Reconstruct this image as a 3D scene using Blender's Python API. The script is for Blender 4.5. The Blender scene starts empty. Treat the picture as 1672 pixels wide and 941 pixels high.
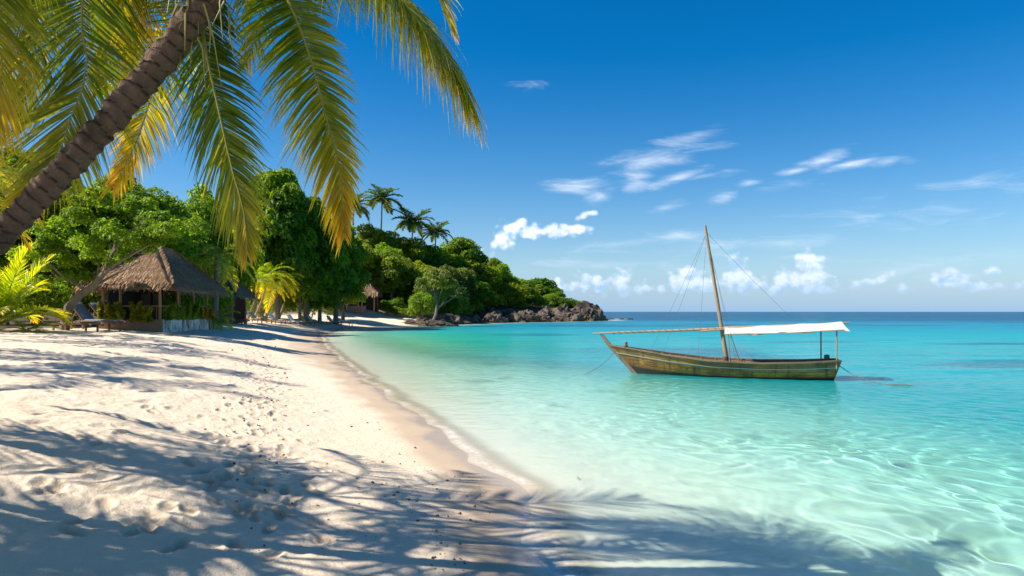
import bpy, bmesh, math, random
import numpy as np
from mathutils import Vector, Matrix
R = math.radians
H = 2.4            # camera height above the sea, metres
F = 1115.0         # focal length in pixels of the photograph (24 mm lens)
HZ = 509.0         # horizon row
scene = bpy.context.scene
col = scene.collection
def P(px, py, d):
    """point in the world at distance d (metres north) seen at that pixel"""
    return Vector(((px - 836) / F * d, d, H - (py - HZ) / F * d))
def XA(px, d): return (px - 836) / F * d

# ------------------------------------------------------------------ numpy noise
def _hash(ix, iy, seed):
    h = (ix.astype(np.int64) * 374761393 + iy.astype(np.int64) * 668265263 + seed * 974634777) & 0xffffffff
    h = ((h ^ (h >> 13)) * 1274126177) & 0xffffffff
    return ((h ^ (h >> 16)) & 0xffff) / 65535.0
def vnoise(x, y, seed=0):
    ix = np.floor(x); iy = np.floor(y)
    fx = x - ix; fy = y - iy
    fx = fx * fx * fx * (fx * (fx * 6 - 15) + 10); fy = fy * fy * fy * (fy * (fy * 6 - 15) + 10)
    a = _hash(ix, iy, seed); b = _hash(ix + 1, iy, seed); c = _hash(ix, iy + 1, seed); d = _hash(ix + 1, iy + 1, seed)
    return (a + (b - a) * fx) * (1 - fy) + (c + (d - c) * fx) * fy
def fbm(x, y, seed=0, octv=4, gain=.5):
    s = 0; a = 1; t = 0
    for k in range(octv):
        s = s + a * vnoise(x * 2 ** k + 17.3 * k, y * 2 ** k - 9.1 * k, seed + k); t += a; a *= gain
    return s / t
def sstep(x, a, b):
    t = np.clip((x - a) / (b - a), 0, 1); return t * t * (3 - 2 * t)

# ------------------------------------------------------------------ scene graph helpers
def tag(o, label=None, cat=None, group=None, kind=None):
    if label: o['label'] = label
    if cat: o['category'] = cat
    if group: o['group'] = group
    if kind: o['kind'] = kind
    return o
def empty(name, loc=(0, 0, 0), rz=0):
    o = bpy.data.objects.new(name, None); col.objects.link(o)
    o.location = loc; o.rotation_euler = (0, 0, rz); o.empty_display_size = .2
    return o
def link(name, me, parent=None):
    o = bpy.data.objects.new(name, me); col.objects.link(o)
    if parent is not None: o.parent = parent
    return o
def children(o): return [c for c in bpy.data.objects if c.parent == o]
def copy_tree(o, parent=None):
    c = o.copy(); col.objects.link(c); c.parent = parent
    for ch in children(o): copy_tree(ch, c)
    return c
class MB:
    """collects vertices and faces, then makes one mesh"""
    def __init__(s): s.v = []; s.f = []; s.t = []; s.cur = .5
    def add(s, vs, fs):
        n = len(s.v); s.v.extend([tuple(p) for p in vs]); s.t.extend([s.cur] * len(vs))
        s.f.extend([tuple(i + n for i in f) for f in fs])
    def box(s, c, size, rz=0, ry=0, rx=0, taper=1.0):
        m = Matrix.Translation(c) @ Matrix.Rotation(rz, 4, 'Z') @ Matrix.Rotation(ry, 4, 'Y') @ Matrix.Rotation(rx, 4, 'X')
        a, b, h = size[0] / 2, size[1] / 2, size[2] / 2
        vs = [m @ Vector((x * a * (taper if z > 0 else 1), y * b * (taper if z > 0 else 1), z * h)) for z in (-1, 1) for y in (-1, 1) for x in (-1, 1)]
        s.add(vs, [(0, 2, 3, 1), (4, 5, 7, 6), (0, 1, 5, 4), (2, 6, 7, 3), (0, 4, 6, 2), (1, 3, 7, 5)])
    def tube(s, pts, rad, n=8, cap=True):
        pts = [Vector(p) for p in pts]
        if not hasattr(rad, '__len__'): rad = [rad] * len(pts)
        up = Vector((.123, .321, .94)).normalized(); vs = []; fs = []
        for i, p in enumerate(pts):
            d = (pts[min(i + 1, len(pts) - 1)] - pts[max(i - 1, 0)]).normalized()
            a = d.cross(up)
            if a.length < 1e-3: a = d.cross(Vector((1, 0, 0)))
            a.normalize(); b = a.cross(d).normalized(); up = b
            for k in range(n):
                t = 2 * math.pi * k / n
                vs.append(p + (a * math.cos(t) + b * math.sin(t)) * rad[i])
        for i in range(len(pts) - 1):
            for k in range(n):
                k2 = (k + 1) % n
                fs.append((i * n + k, i * n + k2, (i + 1) * n + k2, (i + 1) * n + k))
        if cap:
            fs.append(tuple(range(n))[::-1]); fs.append(tuple((len(pts) - 1) * n + k for k in range(n)))
        s.add(vs, fs)
    def quad(s, a, b, c, d): s.add([a, b, c, d], [(0, 1, 2, 3)])
    def build(s, name, mat, parent=None, smooth=True, bevel=0, weld=False):
        me = bpy.data.meshes.new(name); me.from_pydata(s.v, [], s.f); me.update()
        at = me.attributes.new('tint', 'FLOAT', 'POINT'); at.data.foreach_set('value', np.array(s.t, dtype=np.float32))
        if mat: me.materials.append(mat)
        me.polygons.foreach_set('use_smooth', [smooth] * len(me.polygons))
        bm = bmesh.new(); bm.from_mesh(me)
        bmesh.ops.recalc_face_normals(bm, faces=bm.faces)
        if bevel: bmesh.ops.bevel(bm, geom=list(bm.edges), offset=bevel, segments=1, affect='EDGES', clamp_overlap=True)
        bm.to_mesh(me); bm.free()
        if smooth: me.set_sharp_from_angle(angle=R(38))
        return link(name, me, parent)
def np_mesh(name, v, f, mat, attrs=None, smooth=False, parent=None, obj=True):
    """v (n,3), f (m,4) arrays -> mesh"""
    me = bpy.data.meshes.new(name)
    v = np.asarray(v, dtype=np.float32); f = np.asarray(f, dtype=np.int32); k = f.shape[1]
    me.vertices.add(len(v)); me.vertices.foreach_set('co', v.ravel())
    me.loops.add(f.size); me.loops.foreach_set('vertex_index', f.ravel())
    me.polygons.add(len(f)); me.polygons.foreach_set('loop_start', np.arange(0, f.size, k, dtype=np.int32))
    me.update(calc_edges=True); me.validate()
    me.polygons.foreach_set('use_smooth', np.full(len(me.polygons), smooth))
    for n, a in (attrs or {}).items():
        a = np.asarray(a, dtype=np.float32)
        if a.ndim == 1:
            at = me.attributes.new(n, 'FLOAT', 'POINT'); at.data.foreach_set('value', a)
        else:
            at = me.attributes.new(n, 'FLOAT_COLOR', 'POINT')
            at.data.foreach_set('color', np.concatenate([a, np.ones((len(a), 1), np.float32)], 1).ravel())
    if mat: me.materials.append(mat)
    return link(name, me, parent) if obj else me

# ------------------------------------------------------------------ node helpers
class NT:
    def __init__(s, tree): s.t = tree; s.n = tree.nodes; s.l = tree.links
    def node(s, typ, **kw):
        n = s.n.new(typ)
        for k, v in kw.items():
            if k == 'ins':
                for kk, vv in v.items(): s.put(n.inputs[kk], vv)
            else: setattr(n, k, v)
        return n
    def put(s, sock, v):
        if isinstance(v, bpy.types.NodeSocket): s.l.new(v, sock)
        else: sock.default_value = v
    def m(s, op, a, b=None, c=None, clamp=False):
        n = s.n.new('ShaderNodeMath'); n.operation = op; n.use_clamp = clamp
        for i, v in enumerate((a, b, c)):
            if v is not None: s.put(n.inputs[i], v)
        return n.outputs[0]
    def ss(s, x, a, b):
        n = s.n.new('ShaderNodeMapRange'); n.interpolation_type = 'SMOOTHSTEP'
        s.put(n.inputs[0], x); s.put(n.inputs[1], a); s.put(n.inputs[2], b); n.inputs[3].default_value = 0; n.inputs[4].default_value = 1
        return n.outputs[0]
    def mix(s, fac, a, b, typ='MIX'):
        n = s.n.new('ShaderNodeMix'); n.data_type = 'RGBA'; n.blend_type = typ
        s.put(n.inputs[0], fac)
        for i, v in ((6, a), (7, b)):
            s.put(n.inputs[i], (*v, 1) if isinstance(v, tuple) and len(v) == 3 else v)
        return n.outputs[2]
    def noise(s, vec, scale, detail=4, rough=.5, dist=0, out=0):
        n = s.n.new('ShaderNodeTexNoise')
        if vec is not None: s.put(n.inputs['Vector'], vec)
        n.inputs['Scale'].default_value = scale; n.inputs['Detail'].default_value = detail
        n.inputs['Roughness'].default_value = rough; n.inputs['Distortion'].default_value = dist
        return n.outputs[out]
    def attr(s, name, out='Fac'):
        n = s.n.new('ShaderNodeAttribute'); n.attribute_name = name; return n.outputs[out]
    def ramp(s, fac, stops):
        n = s.n.new('ShaderNodeValToRGB'); s.put(n.inputs[0], fac); e = n.color_ramp.elements
        while len(e) < len(stops): e.new(.5)
        for q, (p_, c) in zip(e, stops): q.position = p_; q.color = (*c, 1)
        return n.outputs[0]
    def bump(s, h, strength=.3, dist=.02, normal=None):
        n = s.n.new('ShaderNodeBump'); s.put(n.inputs['Height'], h); n.inputs['Strength'].default_value = strength; n.inputs['Distance'].default_value = dist
        if normal is not None: s.put(n.inputs['Normal'], normal)
        return n.outputs[0]
    def obj(s): return s.n.new('ShaderNodeTexCoord').outputs['Object']
    def pos(s): return s.n.new('ShaderNodeNewGeometry').outputs['Position']
    def vscale(s, v, sc):
        n = s.n.new('ShaderNodeMapping'); s.put(n.inputs['Vector'], v); n.inputs['Scale'].default_value = sc; return n.outputs[0]
def newmat(name):
    m = bpy.data.materials.new(name); m.use_nodes = True
    t = NT(m.node_tree); m.node_tree.nodes.clear()
    out = t.n.new('ShaderNodeOutputMaterial')
    return m, t, out.inputs['Surface']
def principled(t, color, rough=.6, normal=None, **kw):
    n = t.n.new('ShaderNodeBsdfPrincipled')
    t.put(n.inputs['Base Color'], (*color, 1) if isinstance(color, tuple) else color); t.put(n.inputs['Roughness'], rough)
    if normal is not None: t.put(n.inputs['Normal'], normal)
    for k, v in kw.items(): t.put(n.inputs[k.replace('_', ' ')], v)
    return n.outputs[0]

# ------------------------------------------------------------------ camera
cam = bpy.data.cameras.new('camera'); cam.lens = 36 * F / 1672; cam.sensor_width = 36; cam.shift_y = 38.5 / 1672
cam.clip_start = .05; cam.clip_end = 30000
co = bpy.data.objects.new('camera', cam); col.objects.link(co); co.location = (0, 0, H); co.rotation_euler = (R(90), 0, 0)
scene.camera = co
scene.view_settings.view_transform = 'Standard'; scene.view_settings.look = 'None'; scene.view_settings.gamma = 1
scene.view_settings.use_curve_mapping = False
scene.view_settings.exposure = .90
cy = scene.cycles
cy.use_denoising = True
cy.max_bounces = 10; cy.diffuse_bounces = 3; cy.glossy_bounces = 3; cy.transmission_bounces = 6; cy.transparent_max_bounces = 12
cy.sample_clamp_indirect = 4; cy.caustics_reflective = True; cy.caustics_refractive = True; cy.blur_glossy = .5

# ------------------------------------------------------------------ sun and sky
SUN_EL = 46
SUN_DIR = Vector((-.97, -.13, 0)).normalized() * math.cos(R(SUN_EL)) + Vector((0, 0, math.sin(R(SUN_EL))))   # towards the sun
sl = bpy.data.lights.new('sun', 'SUN'); sl.energy = 4.8; sl.angle = R(.53); sl.color = (1, .945, .85)
so = bpy.data.objects.new('sun', sl); col.objects.link(so); so.rotation_euler = SUN_DIR.to_track_quat('Z', 'Y').to_euler(); so.location = SUN_DIR * 60
sl.cycles.is_caustics_light = True
world = bpy.data.worlds.new('World'); scene.world = world; world.use_nodes = True
# ------------------------------------------------------------------ world: Nishita sky with clouds placed by azimuth and elevation
def make_world():
    t = NT(world.node_tree); t.n.clear()
    out = t.n.new('ShaderNodeOutputWorld'); bg = t.n.new('ShaderNodeBackground')
    sky = t.node('ShaderNodeTexSky', sky_type='NISHITA', sun_disc=False, sun_elevation=R(SUN_EL), sun_rotation=math.atan2(SUN_DIR.x, SUN_DIR.y),
                 altitude=0, air_density=1.0, dust_density=.5, ozone_density=3.0)
    hs = t.node('ShaderNodeHueSaturation'); hs.inputs['Hue'].default_value = .503; hs.inputs['Saturation'].default_value = 1.52; hs.inputs['Value'].default_value = .74
    t.put(hs.inputs['Color'], sky.outputs[0])
    d = t.n.new('ShaderNodeTexCoord').outputs['Generated']
    sep = t.node('ShaderNodeSeparateXYZ'); t.put(sep.inputs[0], d)
    az = t.m('ARCTAN2', sep.outputs[0], sep.outputs[1]); el = t.m('ARCSINE', sep.outputs[2])
    cmb = t.node('ShaderNodeCombineXYZ'); t.put(cmb.inputs[0], az); t.put(cmb.inputs[1], el)
    ae = cmb.outputs[0]
    def ang(px, py):
        x = (px - 836) / F; z = (HZ - py) / F
        return math.atan2(x, 1), math.asin(z / math.sqrt(1 + x * x + z * z))
    def blobs(lst, rot=0):
        cur = None
        for (px, py, rx, ry, w, *rr) in lst:
            a, e = ang(px, py); ro = R(rr[0]) if rr else 0
            mp = t.node('ShaderNodeMapping', vector_type='TEXTURE'); t.put(mp.inputs[0], ae)
            mp.inputs['Location'].default_value = (a, e, 0); mp.inputs['Rotation'].default_value = (0, 0, ro)
            k = math.cos(a) ** 2
            mp.inputs['Scale'].default_value = (rx / F * k, ry / F * math.cos(a), 1)
            ln = t.node('ShaderNodeVectorMath', operation='LENGTH'); t.put(ln.inputs[0], mp.outputs[0])
            v = t.m('MULTIPLY_ADD', ln.outputs['Value'], -w, w)       # w at the centre, 0 at the rim
            cur = v if cur is None else t.m('MAXIMUM', cur, v)
        return t.m('MAXIMUM', cur, -1.0)
    # cumulus heaps standing over the horizon
    cum = [(925, 468, 32, 14, .7), (960, 462, 28, 18, .8), (985, 470, 32, 16, .8), (1012, 456, 20, 16, .8), (1015, 472, 26, 14, .8), (1045, 470, 20, 14, .8),
           (1080, 468, 22, 13, .8), (1110, 462, 26, 20, 1), (1128, 446, 24, 18, 1), (1150, 466, 40, 16, 1), (1204, 444, 26, 26, 1.1), (1222, 466, 44, 16, .8),
           (1318, 432, 24, 26, 1.2), (1298, 456, 40, 22, 1.1), (1335, 452, 30, 24, 1), (1330, 473, 80, 12, .9), (1390, 468, 46, 10, .7, 12), (1437, 454, 26, 8, .6, 32),
           (1548, 459, 34, 20, 1.0), (1478, 470, 22, 9, .7), (1610, 446, 34, 12, .5), (1640, 468, 60, 14, .55), (1590, 470, 30, 10, .6), (1265, 474, 40, 9, .7),
           (870, 377, 54, 15, 1.0, 4), (826, 388, 26, 20, .9, 40), (925, 378, 45, 12, .9, 8), (840, 370, 30, 14, 1.0, 10), (808, 405, 16, 10, .5, 40), (955, 352, 22, 7, .5, 25)]
    # thin wind-drawn streaks higher up
    cir = [(1055, 262, 85, 20, 1.0, 3), (1040, 292, 34, 20, .8, 12), (1105, 291, 56, 12, .85, 12), (1160, 287, 60, 9, .7, 6), (945, 306, 75, 16, .75, 2), (977, 323, 26, 13, .8),
           (1135, 222, 70, 13, .62, 8), (1145, 240, 60, 9, .35), (1085, 340, 38, 9, .6, 8), (1187, 322, 34, 13, .8, 10), (1222, 299, 24, 7, .6, 8),
           (1345, 262, 50, 14, .9, 14), (1300, 279, 42, 7, .8, 6), (1390, 268, 70, 9, .75, 10), (1450, 264, 60, 9, .45), (1105, 384, 50, 12, .5), (1000, 412, 90, 7, .45, -4), (1230, 400, 330, 16, .35, 3),
           (1090, 430, 260, 10, .25), (1560, 330, 260, 26, .22, 10), (880, 430, 40, 9, .35), (845, 140, 40, 6, .3), (1290, 300, 60, 8, .3, 6), (1010, 400, 90, 8, .4, 4), (1500, 440, 220, 14, .25)]
    v1 = t.node('ShaderNodeMapping'); t.put(v1.inputs[0], ae); v1.inputs['Scale'].default_value = (1, 1.15, 1)
    n1 = t.noise(v1.outputs[0], 34, 7, .56, .15)
    vo = t.node('ShaderNodeTexVoronoi', feature='SMOOTH_F1'); t.put(vo.inputs['Vector'], v1.outputs[0]); vo.inputs['Scale'].default_value = 72; vo.inputs['Smoothness'].default_value = .25
    puff = t.m('MULTIPLY_ADD', vo.outputs['Distance'], -.95, .42)
    c0 = blobs(cum)
    dens = t.m('ADD', t.m('ADD', c0, puff), t.m('MULTIPLY_ADD', n1, 1.9, -.90))
    a1 = t.ss(dens, -.04, .66)
    # pale veil under the heaps
    v2 = t.node('ShaderNodeMapping'); t.put(v2.inputs[0], ae); v2.inputs['Scale'].default_value = (.35, 1.6, 1); v2.inputs['Rotation'].default_value = (0, 0, R(-8))
    n2 = t.noise(v2.outputs[0], 30, 8, .62, .6)
    c1 = blobs(cir)
    a2 = t.m('MULTIPLY', t.ss(t.m('ADD', c1, t.m('MULTIPLY_ADD', n2, 2.2, -1.15)), -.12, 1.5), .9)
    # shade of the heaps: bright where dense towards the upper left, blue grey under
    v3 = t.node('ShaderNodeMapping'); t.put(v3.inputs[0], ae); v3.inputs['Scale'].default_value = (1, 1.15, 1); v3.inputs['Location'].default_value = (-.006, .009, 0)
    n3 = t.noise(v3.outputs[0], 34, 7, .56, .15)
    lit = t.m('ADD', t.m('MULTIPLY', t.m('SUBTRACT', n1, n3), 4.2), .62, clamp=True)
    low = t.ss(el, R(.6), R(2.6))
    lit2 = t.m('MULTIPLY', lit, t.m('MULTIPLY_ADD', low, .55, .45))
    cc = t.mix(lit2, (3.0, 4.3, 6.0), (7.6, 7.6, 7.5))
    up = t.ss(el, R(.6), R(2.1))
    a1 = t.m('MULTIPLY', a1, t.m('MULTIPLY_ADD', up, .8, .08))
    c = t.mix(a2, hs.outputs[0], (6.6, 6.9, 7.2))
    c = t.mix(a1, c, cc)
    # sea haze lying on the horizon
    hz = t.m('MULTIPLY', t.m('POWER', 2.718, t.m('MULTIPLY', t.m('ABSOLUTE', el), -12)), .80)
    c = t.mix(hz, c, (1.6, 3.0, 5.0))
    t.put(bg.inputs[0], c); bg.inputs[1].default_value = .1
    t.l.new(bg.outputs[0], out.inputs[0])
    world.cycles.sampling_method = 'MANUAL'; world.cycles.sample_map_resolution = 512
make_world()
# ------------------------------------------------------------------ shoreline, beach and sea
SHORE = [(2.5, -10), (1.6, -3), (1.15, 0), (.85, 3), (.5, 5), (.36, 6.2), (.12, 7.0), (.22, 7.6), (.1, 9.2), (-.32, 10.2), (-.8, 11.4), (-1.35, 13.2), (-2.1, 15.6), (-3.1, 18.3), (-4.5, 22.1), (-6.4, 27.9),
         (-8.9, 35.2), (-11.8, 44), (-16.1, 58), (-19.8, 72), (-22.4, 92), (-21.4, 106), (-18.5, 113), (-12, 122), (-4.7, 142), (9.3, 160), (22, 178), (27, 188), (29, 198), (24, 214),
         (0, 235), (-40, 270), (-90, 330), (-200, 420), (-600, 500), (-900, 100), (-600, -400), (20, -400), (20, -80), (6, -30)]
def catmull(pts, n=6, closed=True):
    pts = np.array(pts, float); N = len(pts); outp = []
    for i in range(N):
        p0, p1, p2, p3 = pts[i - 1], pts[i], pts[(i + 1) % N], pts[(i + 2) % N]
        a = max(np.linalg.norm(p1 - p0), 1e-6) ** .5; b = max(np.linalg.norm(p2 - p1), 1e-6) ** .5; c = max(np.linalg.norm(p3 - p2), 1e-6) ** .5
        m1 = b * ((p1 - p0) / a - (p2 - p0) / (a + b) + (p2 - p1) / b) if a > 0 else 0
        m2 = b * ((p2 - p1) / b - (p3 - p1) / (b + c) + (p3 - p2) / c)
        for k in range(n):
            t = k / n
            outp.append((2 * t ** 3 - 3 * t * t + 1) * p1 + (t ** 3 - 2 * t * t + t) * m1 + (-2 * t ** 3 + 3 * t * t) * p2 + (t ** 3 - t * t) * m2)
    return np.array(outp)
POLY = catmull(SHORE, 5)
def shore_dist(x, y):
    """signed distance to the waterline, positive on land"""
    x = np.atleast_1d(np.asarray(x, float)); y = np.atleast_1d(np.asarray(y, float)); sh = x.shape
    x = x.ravel(); y = y.ravel(); best = np.full(len(x), 1e18); ins = np.zeros(len(x), bool)
    A = POLY; B = np.roll(POLY, -1, 0)
    for (ax, ay), (bx, by) in zip(A, B):
        dx, dy = bx - ax, by - ay
        t = np.clip(((x - ax) * dx + (y - ay) * dy) / (dx * dx + dy * dy + 1e-12), 0, 1)
        q = (ax + t * dx - x) ** 2 + (ay + t * dy - y) ** 2
        np.minimum(best, q, out=best)
        if ay != by:
            c = (ay > y) != (by > y)
            ins ^= c & (x < dx * (y - ay) / dy + ax)
    return (np.sqrt(best) * np.where(ins, 1, -1)).reshape(sh)
_lx = np.linspace(0, 80, 1601); _lz = np.interp(_lx, [0, 1, 2, 3, 4, 5, 7, 10, 15, 25, 80], [0, .10, .23, .40, .60, .80, 1.1, 1.34, 1.5, 1.6, 2.4])
_k = np.hanning(31); _k /= _k.sum(); _ls = np.convolve(np.pad(_lz, 15, mode='reflect', reflect_type='odd'), _k, 'valid')
def ground_z(x, y, sd=None):
    x = np.asarray(x, float); y = np.asarray(y, float)
    if sd is None: sd = shore_dist(x, y)
    s = sd
    far = sstep(y, 60, 100)
    land = np.interp(np.maximum(s, 0), _lx, _ls)
    hill = 11.0 * sstep(y, 85, 135) * (1 - .93 * sstep(x, -24, 14)) * sstep(s, 9, 34) + 3 * sstep(s, 40, 90)
    land = land + hill + sstep(x, -14, -2) * sstep(y, 120, 150) * (sstep(s, 4, 9) * 1.8 - sstep(s, 0, 3) * .0)
    sea = -np.interp(np.maximum(-s, 0), [0, 1, 3, 6, 12, 25, 50, 100, 400, 2500], [0, .09, .26, .5, .95, 1.7, 3.2, 5, 10, 25])
    z = np.where(s > 0, land, sea)
    z = z + (fbm(x * .75, y * .75, 6, 2) - .5) * .05 * np.exp(-(s / 1.3) ** 2) * (1 - sstep(y, 40, 80))
    z = z + (fbm(x * .35, y * .35, 5, 3) - .5) * .16 * sstep(s, 1, 5) * (1 - sstep(y, 40, 80) * .3)
    return z
def gz(x, y): return float(ground_z(np.array([x]), np.array([y]))[0])
def on_ground(px, py, zguess=1.4):
    """where the pixel's ray meets the ground"""
    d = np.geomspace(3, 400, 4000); x = (px - 836) / F * d; z = H - (py - HZ) / F * d
    g = ground_z(x, d); i = np.argmax(z < g)
    return Vector((x[i], d[i], g[i]))
def polar(rr, aa):
    rg, ag = np.meshgrid(rr, aa, indexing='ij')
    x = (rg * np.sin(ag)).ravel(); y = (rg * np.cos(ag)).ravel()
    n, m = len(rr), len(aa); i = np.arange(n - 1)[:, None] * m + np.arange(m - 1)[None, :]
    f = np.stack([i, i + 1, i + m + 1, i + m], -1).reshape(-1, 4)
    return x, y, f
def compact(keep, v, f, attrs):
    f = f[keep]; used = np.zeros(len(v), bool); used[f.ravel()] = True
    idx = np.cumsum(used) - 1
    return v[used], idx[f], {k: a[used] for k, a in attrs.items()}

# --- footprints: a trodden track along the beach
rng = np.random.default_rng(4)
PRINTS = []
trail = [on_ground(px, py) for px, py in [(405, 930), (400, 860), (405, 760), (415, 700), (420, 650), (432, 610), (425, 585), (440, 565), (470, 548), (500, 540)]]
trail = catmull([(p.x, p.y) for p in trail], 24)[:24 * 9]
acc = 0
for a, b in zip(trail[:-1], trail[1:]):
    acc += np.linalg.norm(b - a)
    if acc > .30:
        acc = 0; dr = (b - a) / (np.linalg.norm(b - a) + 1e-9); nrm = np.array((-dr[1], dr[0]))
        for w in range(5):
            if rng.random() < .6:
                o = rng.normal(0, .34); p = a + nrm * o + dr * rng.normal(0, .2)
                PRINTS.append((p[0], p[1], math.atan2(dr[1], dr[0]) + rng.normal(0, .25)))
for k in range(110):       # scattered old prints
    px, py = rng.uniform(60, 560), 545 + 330 * rng.random() ** 1.6
    p = on_ground(px, py)
    if 2 < shore_dist(p.x, p.y)[0] < 12: PRINTS.append((p.x, p.y, rng.uniform(0, 6.28)))

def make_ground():
    # columns follow the eye: fine ahead, coarse behind
    aa = np.concatenate([np.linspace(-180, -50, 40)[:-1], np.linspace(-50, 14, 900)[:-1], np.linspace(14, 50, 160)[:-1], np.linspace(50, 180, 40)]) * math.pi / 180
    rr = np.concatenate([np.geomspace(.3, 3.2, 14)[:-1], np.geomspace(3.2, 30, 620)[:-1], np.geomspace(30, 260, 300)[:-1], np.geomspace(260, 9000, 60)])
    x, y, f = polar(rr, aa)
    sd = shore_dist(x, y); z = ground_z(x, y, sd)
    near = (1 - sstep(np.hypot(x, y), 25, 60))
    dry = sstep(sd, 1.1, 2.6)
    # wind ripples and trodden dimples in the dry sand
    und = (fbm(x * 1.7, y * 1.7, 11, 4) - .5) * .05 + (fbm(x * 6.5, y * 5.2, 21, 3) - .5) * .034
    dim = -np.clip(fbm(x * 3.1, y * 2.6, 31, 2) - .56, 0, 1) * .12
    z = z + (und + dim) * dry * near * (.55 + .45 * sstep(sd, 3, 6))
    z = z + (fbm(x * .9, y * .45, 41, 3) - .5) * .03 * (1 - dry) * near * sstep(sd, .3, 1.2)
    z = z + (fbm(x * 2.2, y * 1.3, 51, 3) - .5) * .07 * sstep(-sd, .6, 2.5) * near
    trod = np.zeros_like(x)
    for (qx, qy, a) in PRINTS:
        m = np.where((np.abs(x - qx) < .3) & (np.abs(y - qy) < .3))[0]
        u = (x[m] - qx) * math.cos(a) + (y[m] - qy) * math.sin(a); w = -(x[m] - qx) * math.sin(a) + (y[m] - qy) * math.cos(a)
        r2 = (u / .15) ** 2 + (w / .065) ** 2
        trod[m] = np.maximum(trod[m], np.exp(-r2 ** 2))
        z[m] += -.026 * np.exp(-r2 ** 2) + .009 * np.exp(-(np.sqrt(r2) - 1.45) ** 2 * 7)
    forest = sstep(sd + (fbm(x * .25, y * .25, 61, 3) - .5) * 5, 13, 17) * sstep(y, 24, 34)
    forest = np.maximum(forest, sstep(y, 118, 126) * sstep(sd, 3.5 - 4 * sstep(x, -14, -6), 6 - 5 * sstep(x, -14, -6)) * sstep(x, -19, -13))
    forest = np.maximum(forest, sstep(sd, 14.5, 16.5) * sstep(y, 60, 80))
    grass = sstep(fbm(x * .12, y * .035, 71, 4), .56, .68) * sstep(-sd, 9, 22) + .45 * sstep(fbm(x * .8, y * .5, 72, 3), .70, .78) * sstep(-sd, 2.5, 4) * (1 - sstep(-sd, 9, 14))
    v = np.stack([x, y, z], 1)
    m, t, surf = newmat('sand')
    p = t.pos(); s = t.attr('wetness')
    n1 = t.noise(p, 1.3, 5, .6); n2 = t.noise(p, 55, 3, .7); n3 = t.noise(p, 9, 4, .6); n4 = t.noise(p, 240, 2, .7)
    dryc = t.mix(n1, (.74, .58, .41), (.81, .665, .50))
    dryc = t.mix(t.m('MULTIPLY', n2, .30), dryc, (.42, .33, .24))
    speck = t.ss(t.noise(p, 130, 2, .6), .68, .74)
    dryc = t.mix(t.m('MULTIPLY', speck, .35), dryc, (.22, .15, .1))
    dryc = t.mix(t.m('MULTIPLY', t.attr('trod'), .45), dryc, (.36, .25, .15))
    wetn = t.m('ADD', s, t.m('MULTIPLY_ADD', t.noise(t.vscale(p, (.6, .35, 1)), 1.6, 4, .55), 1.3, -.65))
    wet = t.m('SUBTRACT', 1.0, t.ss(wetn, .55, 1.25))
    soak = t.m('SUBTRACT', 1.0, t.ss(wetn, .05, .5))
    wetc = t.mix(n1, (.42, .31, .205), (.49, .37, .255))
    c = t.mix(wet, dryc, wetc)
    bed = t.mix(n1, (.67, .615, .475), (.75, .695, .545))
    under = t.m('SUBTRACT', 1.0, t.ss(s, -.7, .05))
    c = t.mix(under, c, bed)
    c = t.mix(t.m('MULTIPLY', t.attr('grass'), .75, clamp=True), c, (.10, .14, .07))
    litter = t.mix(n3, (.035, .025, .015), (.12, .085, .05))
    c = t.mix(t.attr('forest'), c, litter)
    rough = t.mix(soak, (.9, .9, .9), (.22, .22, .22))
    hb = t.m('ADD', t.m('MULTIPLY', n2, .5), t.m('ADD', t.m('MULTIPLY', n3, 1.2), t.m('MULTIPLY', n4, .12)))
    bs = t.m('MULTIPLY_ADD', wet, -.85, 1.0)
    bn = t.node('ShaderNodeBump'); t.put(bn.inputs['Height'], hb); t.put(bn.inputs['Strength'], t.m('MULTIPLY', bs, .75)); bn.inputs['Distance'].default_value = .035
    sh = principled(t, c, rough, bn.outputs[0], Specular_IOR_Level=t.m('MULTIPLY_ADD', wet, .35, .12))
    t.l.new(sh, surf)
    o = np_mesh('beach', v, f, m, {'wetness': np.where(sd > 0, sd / (1 + 1.7 * sstep(y, 16, 40) * (1 - sstep(y, 80, 105))), sd), 'trod': trod, 'forest': forest, 'grass': np.clip(grass, 0, 1)}, smooth=True)
    tag(o, kind='structure'); o.cycles.is_caustics_receiver = True
make_ground()

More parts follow.
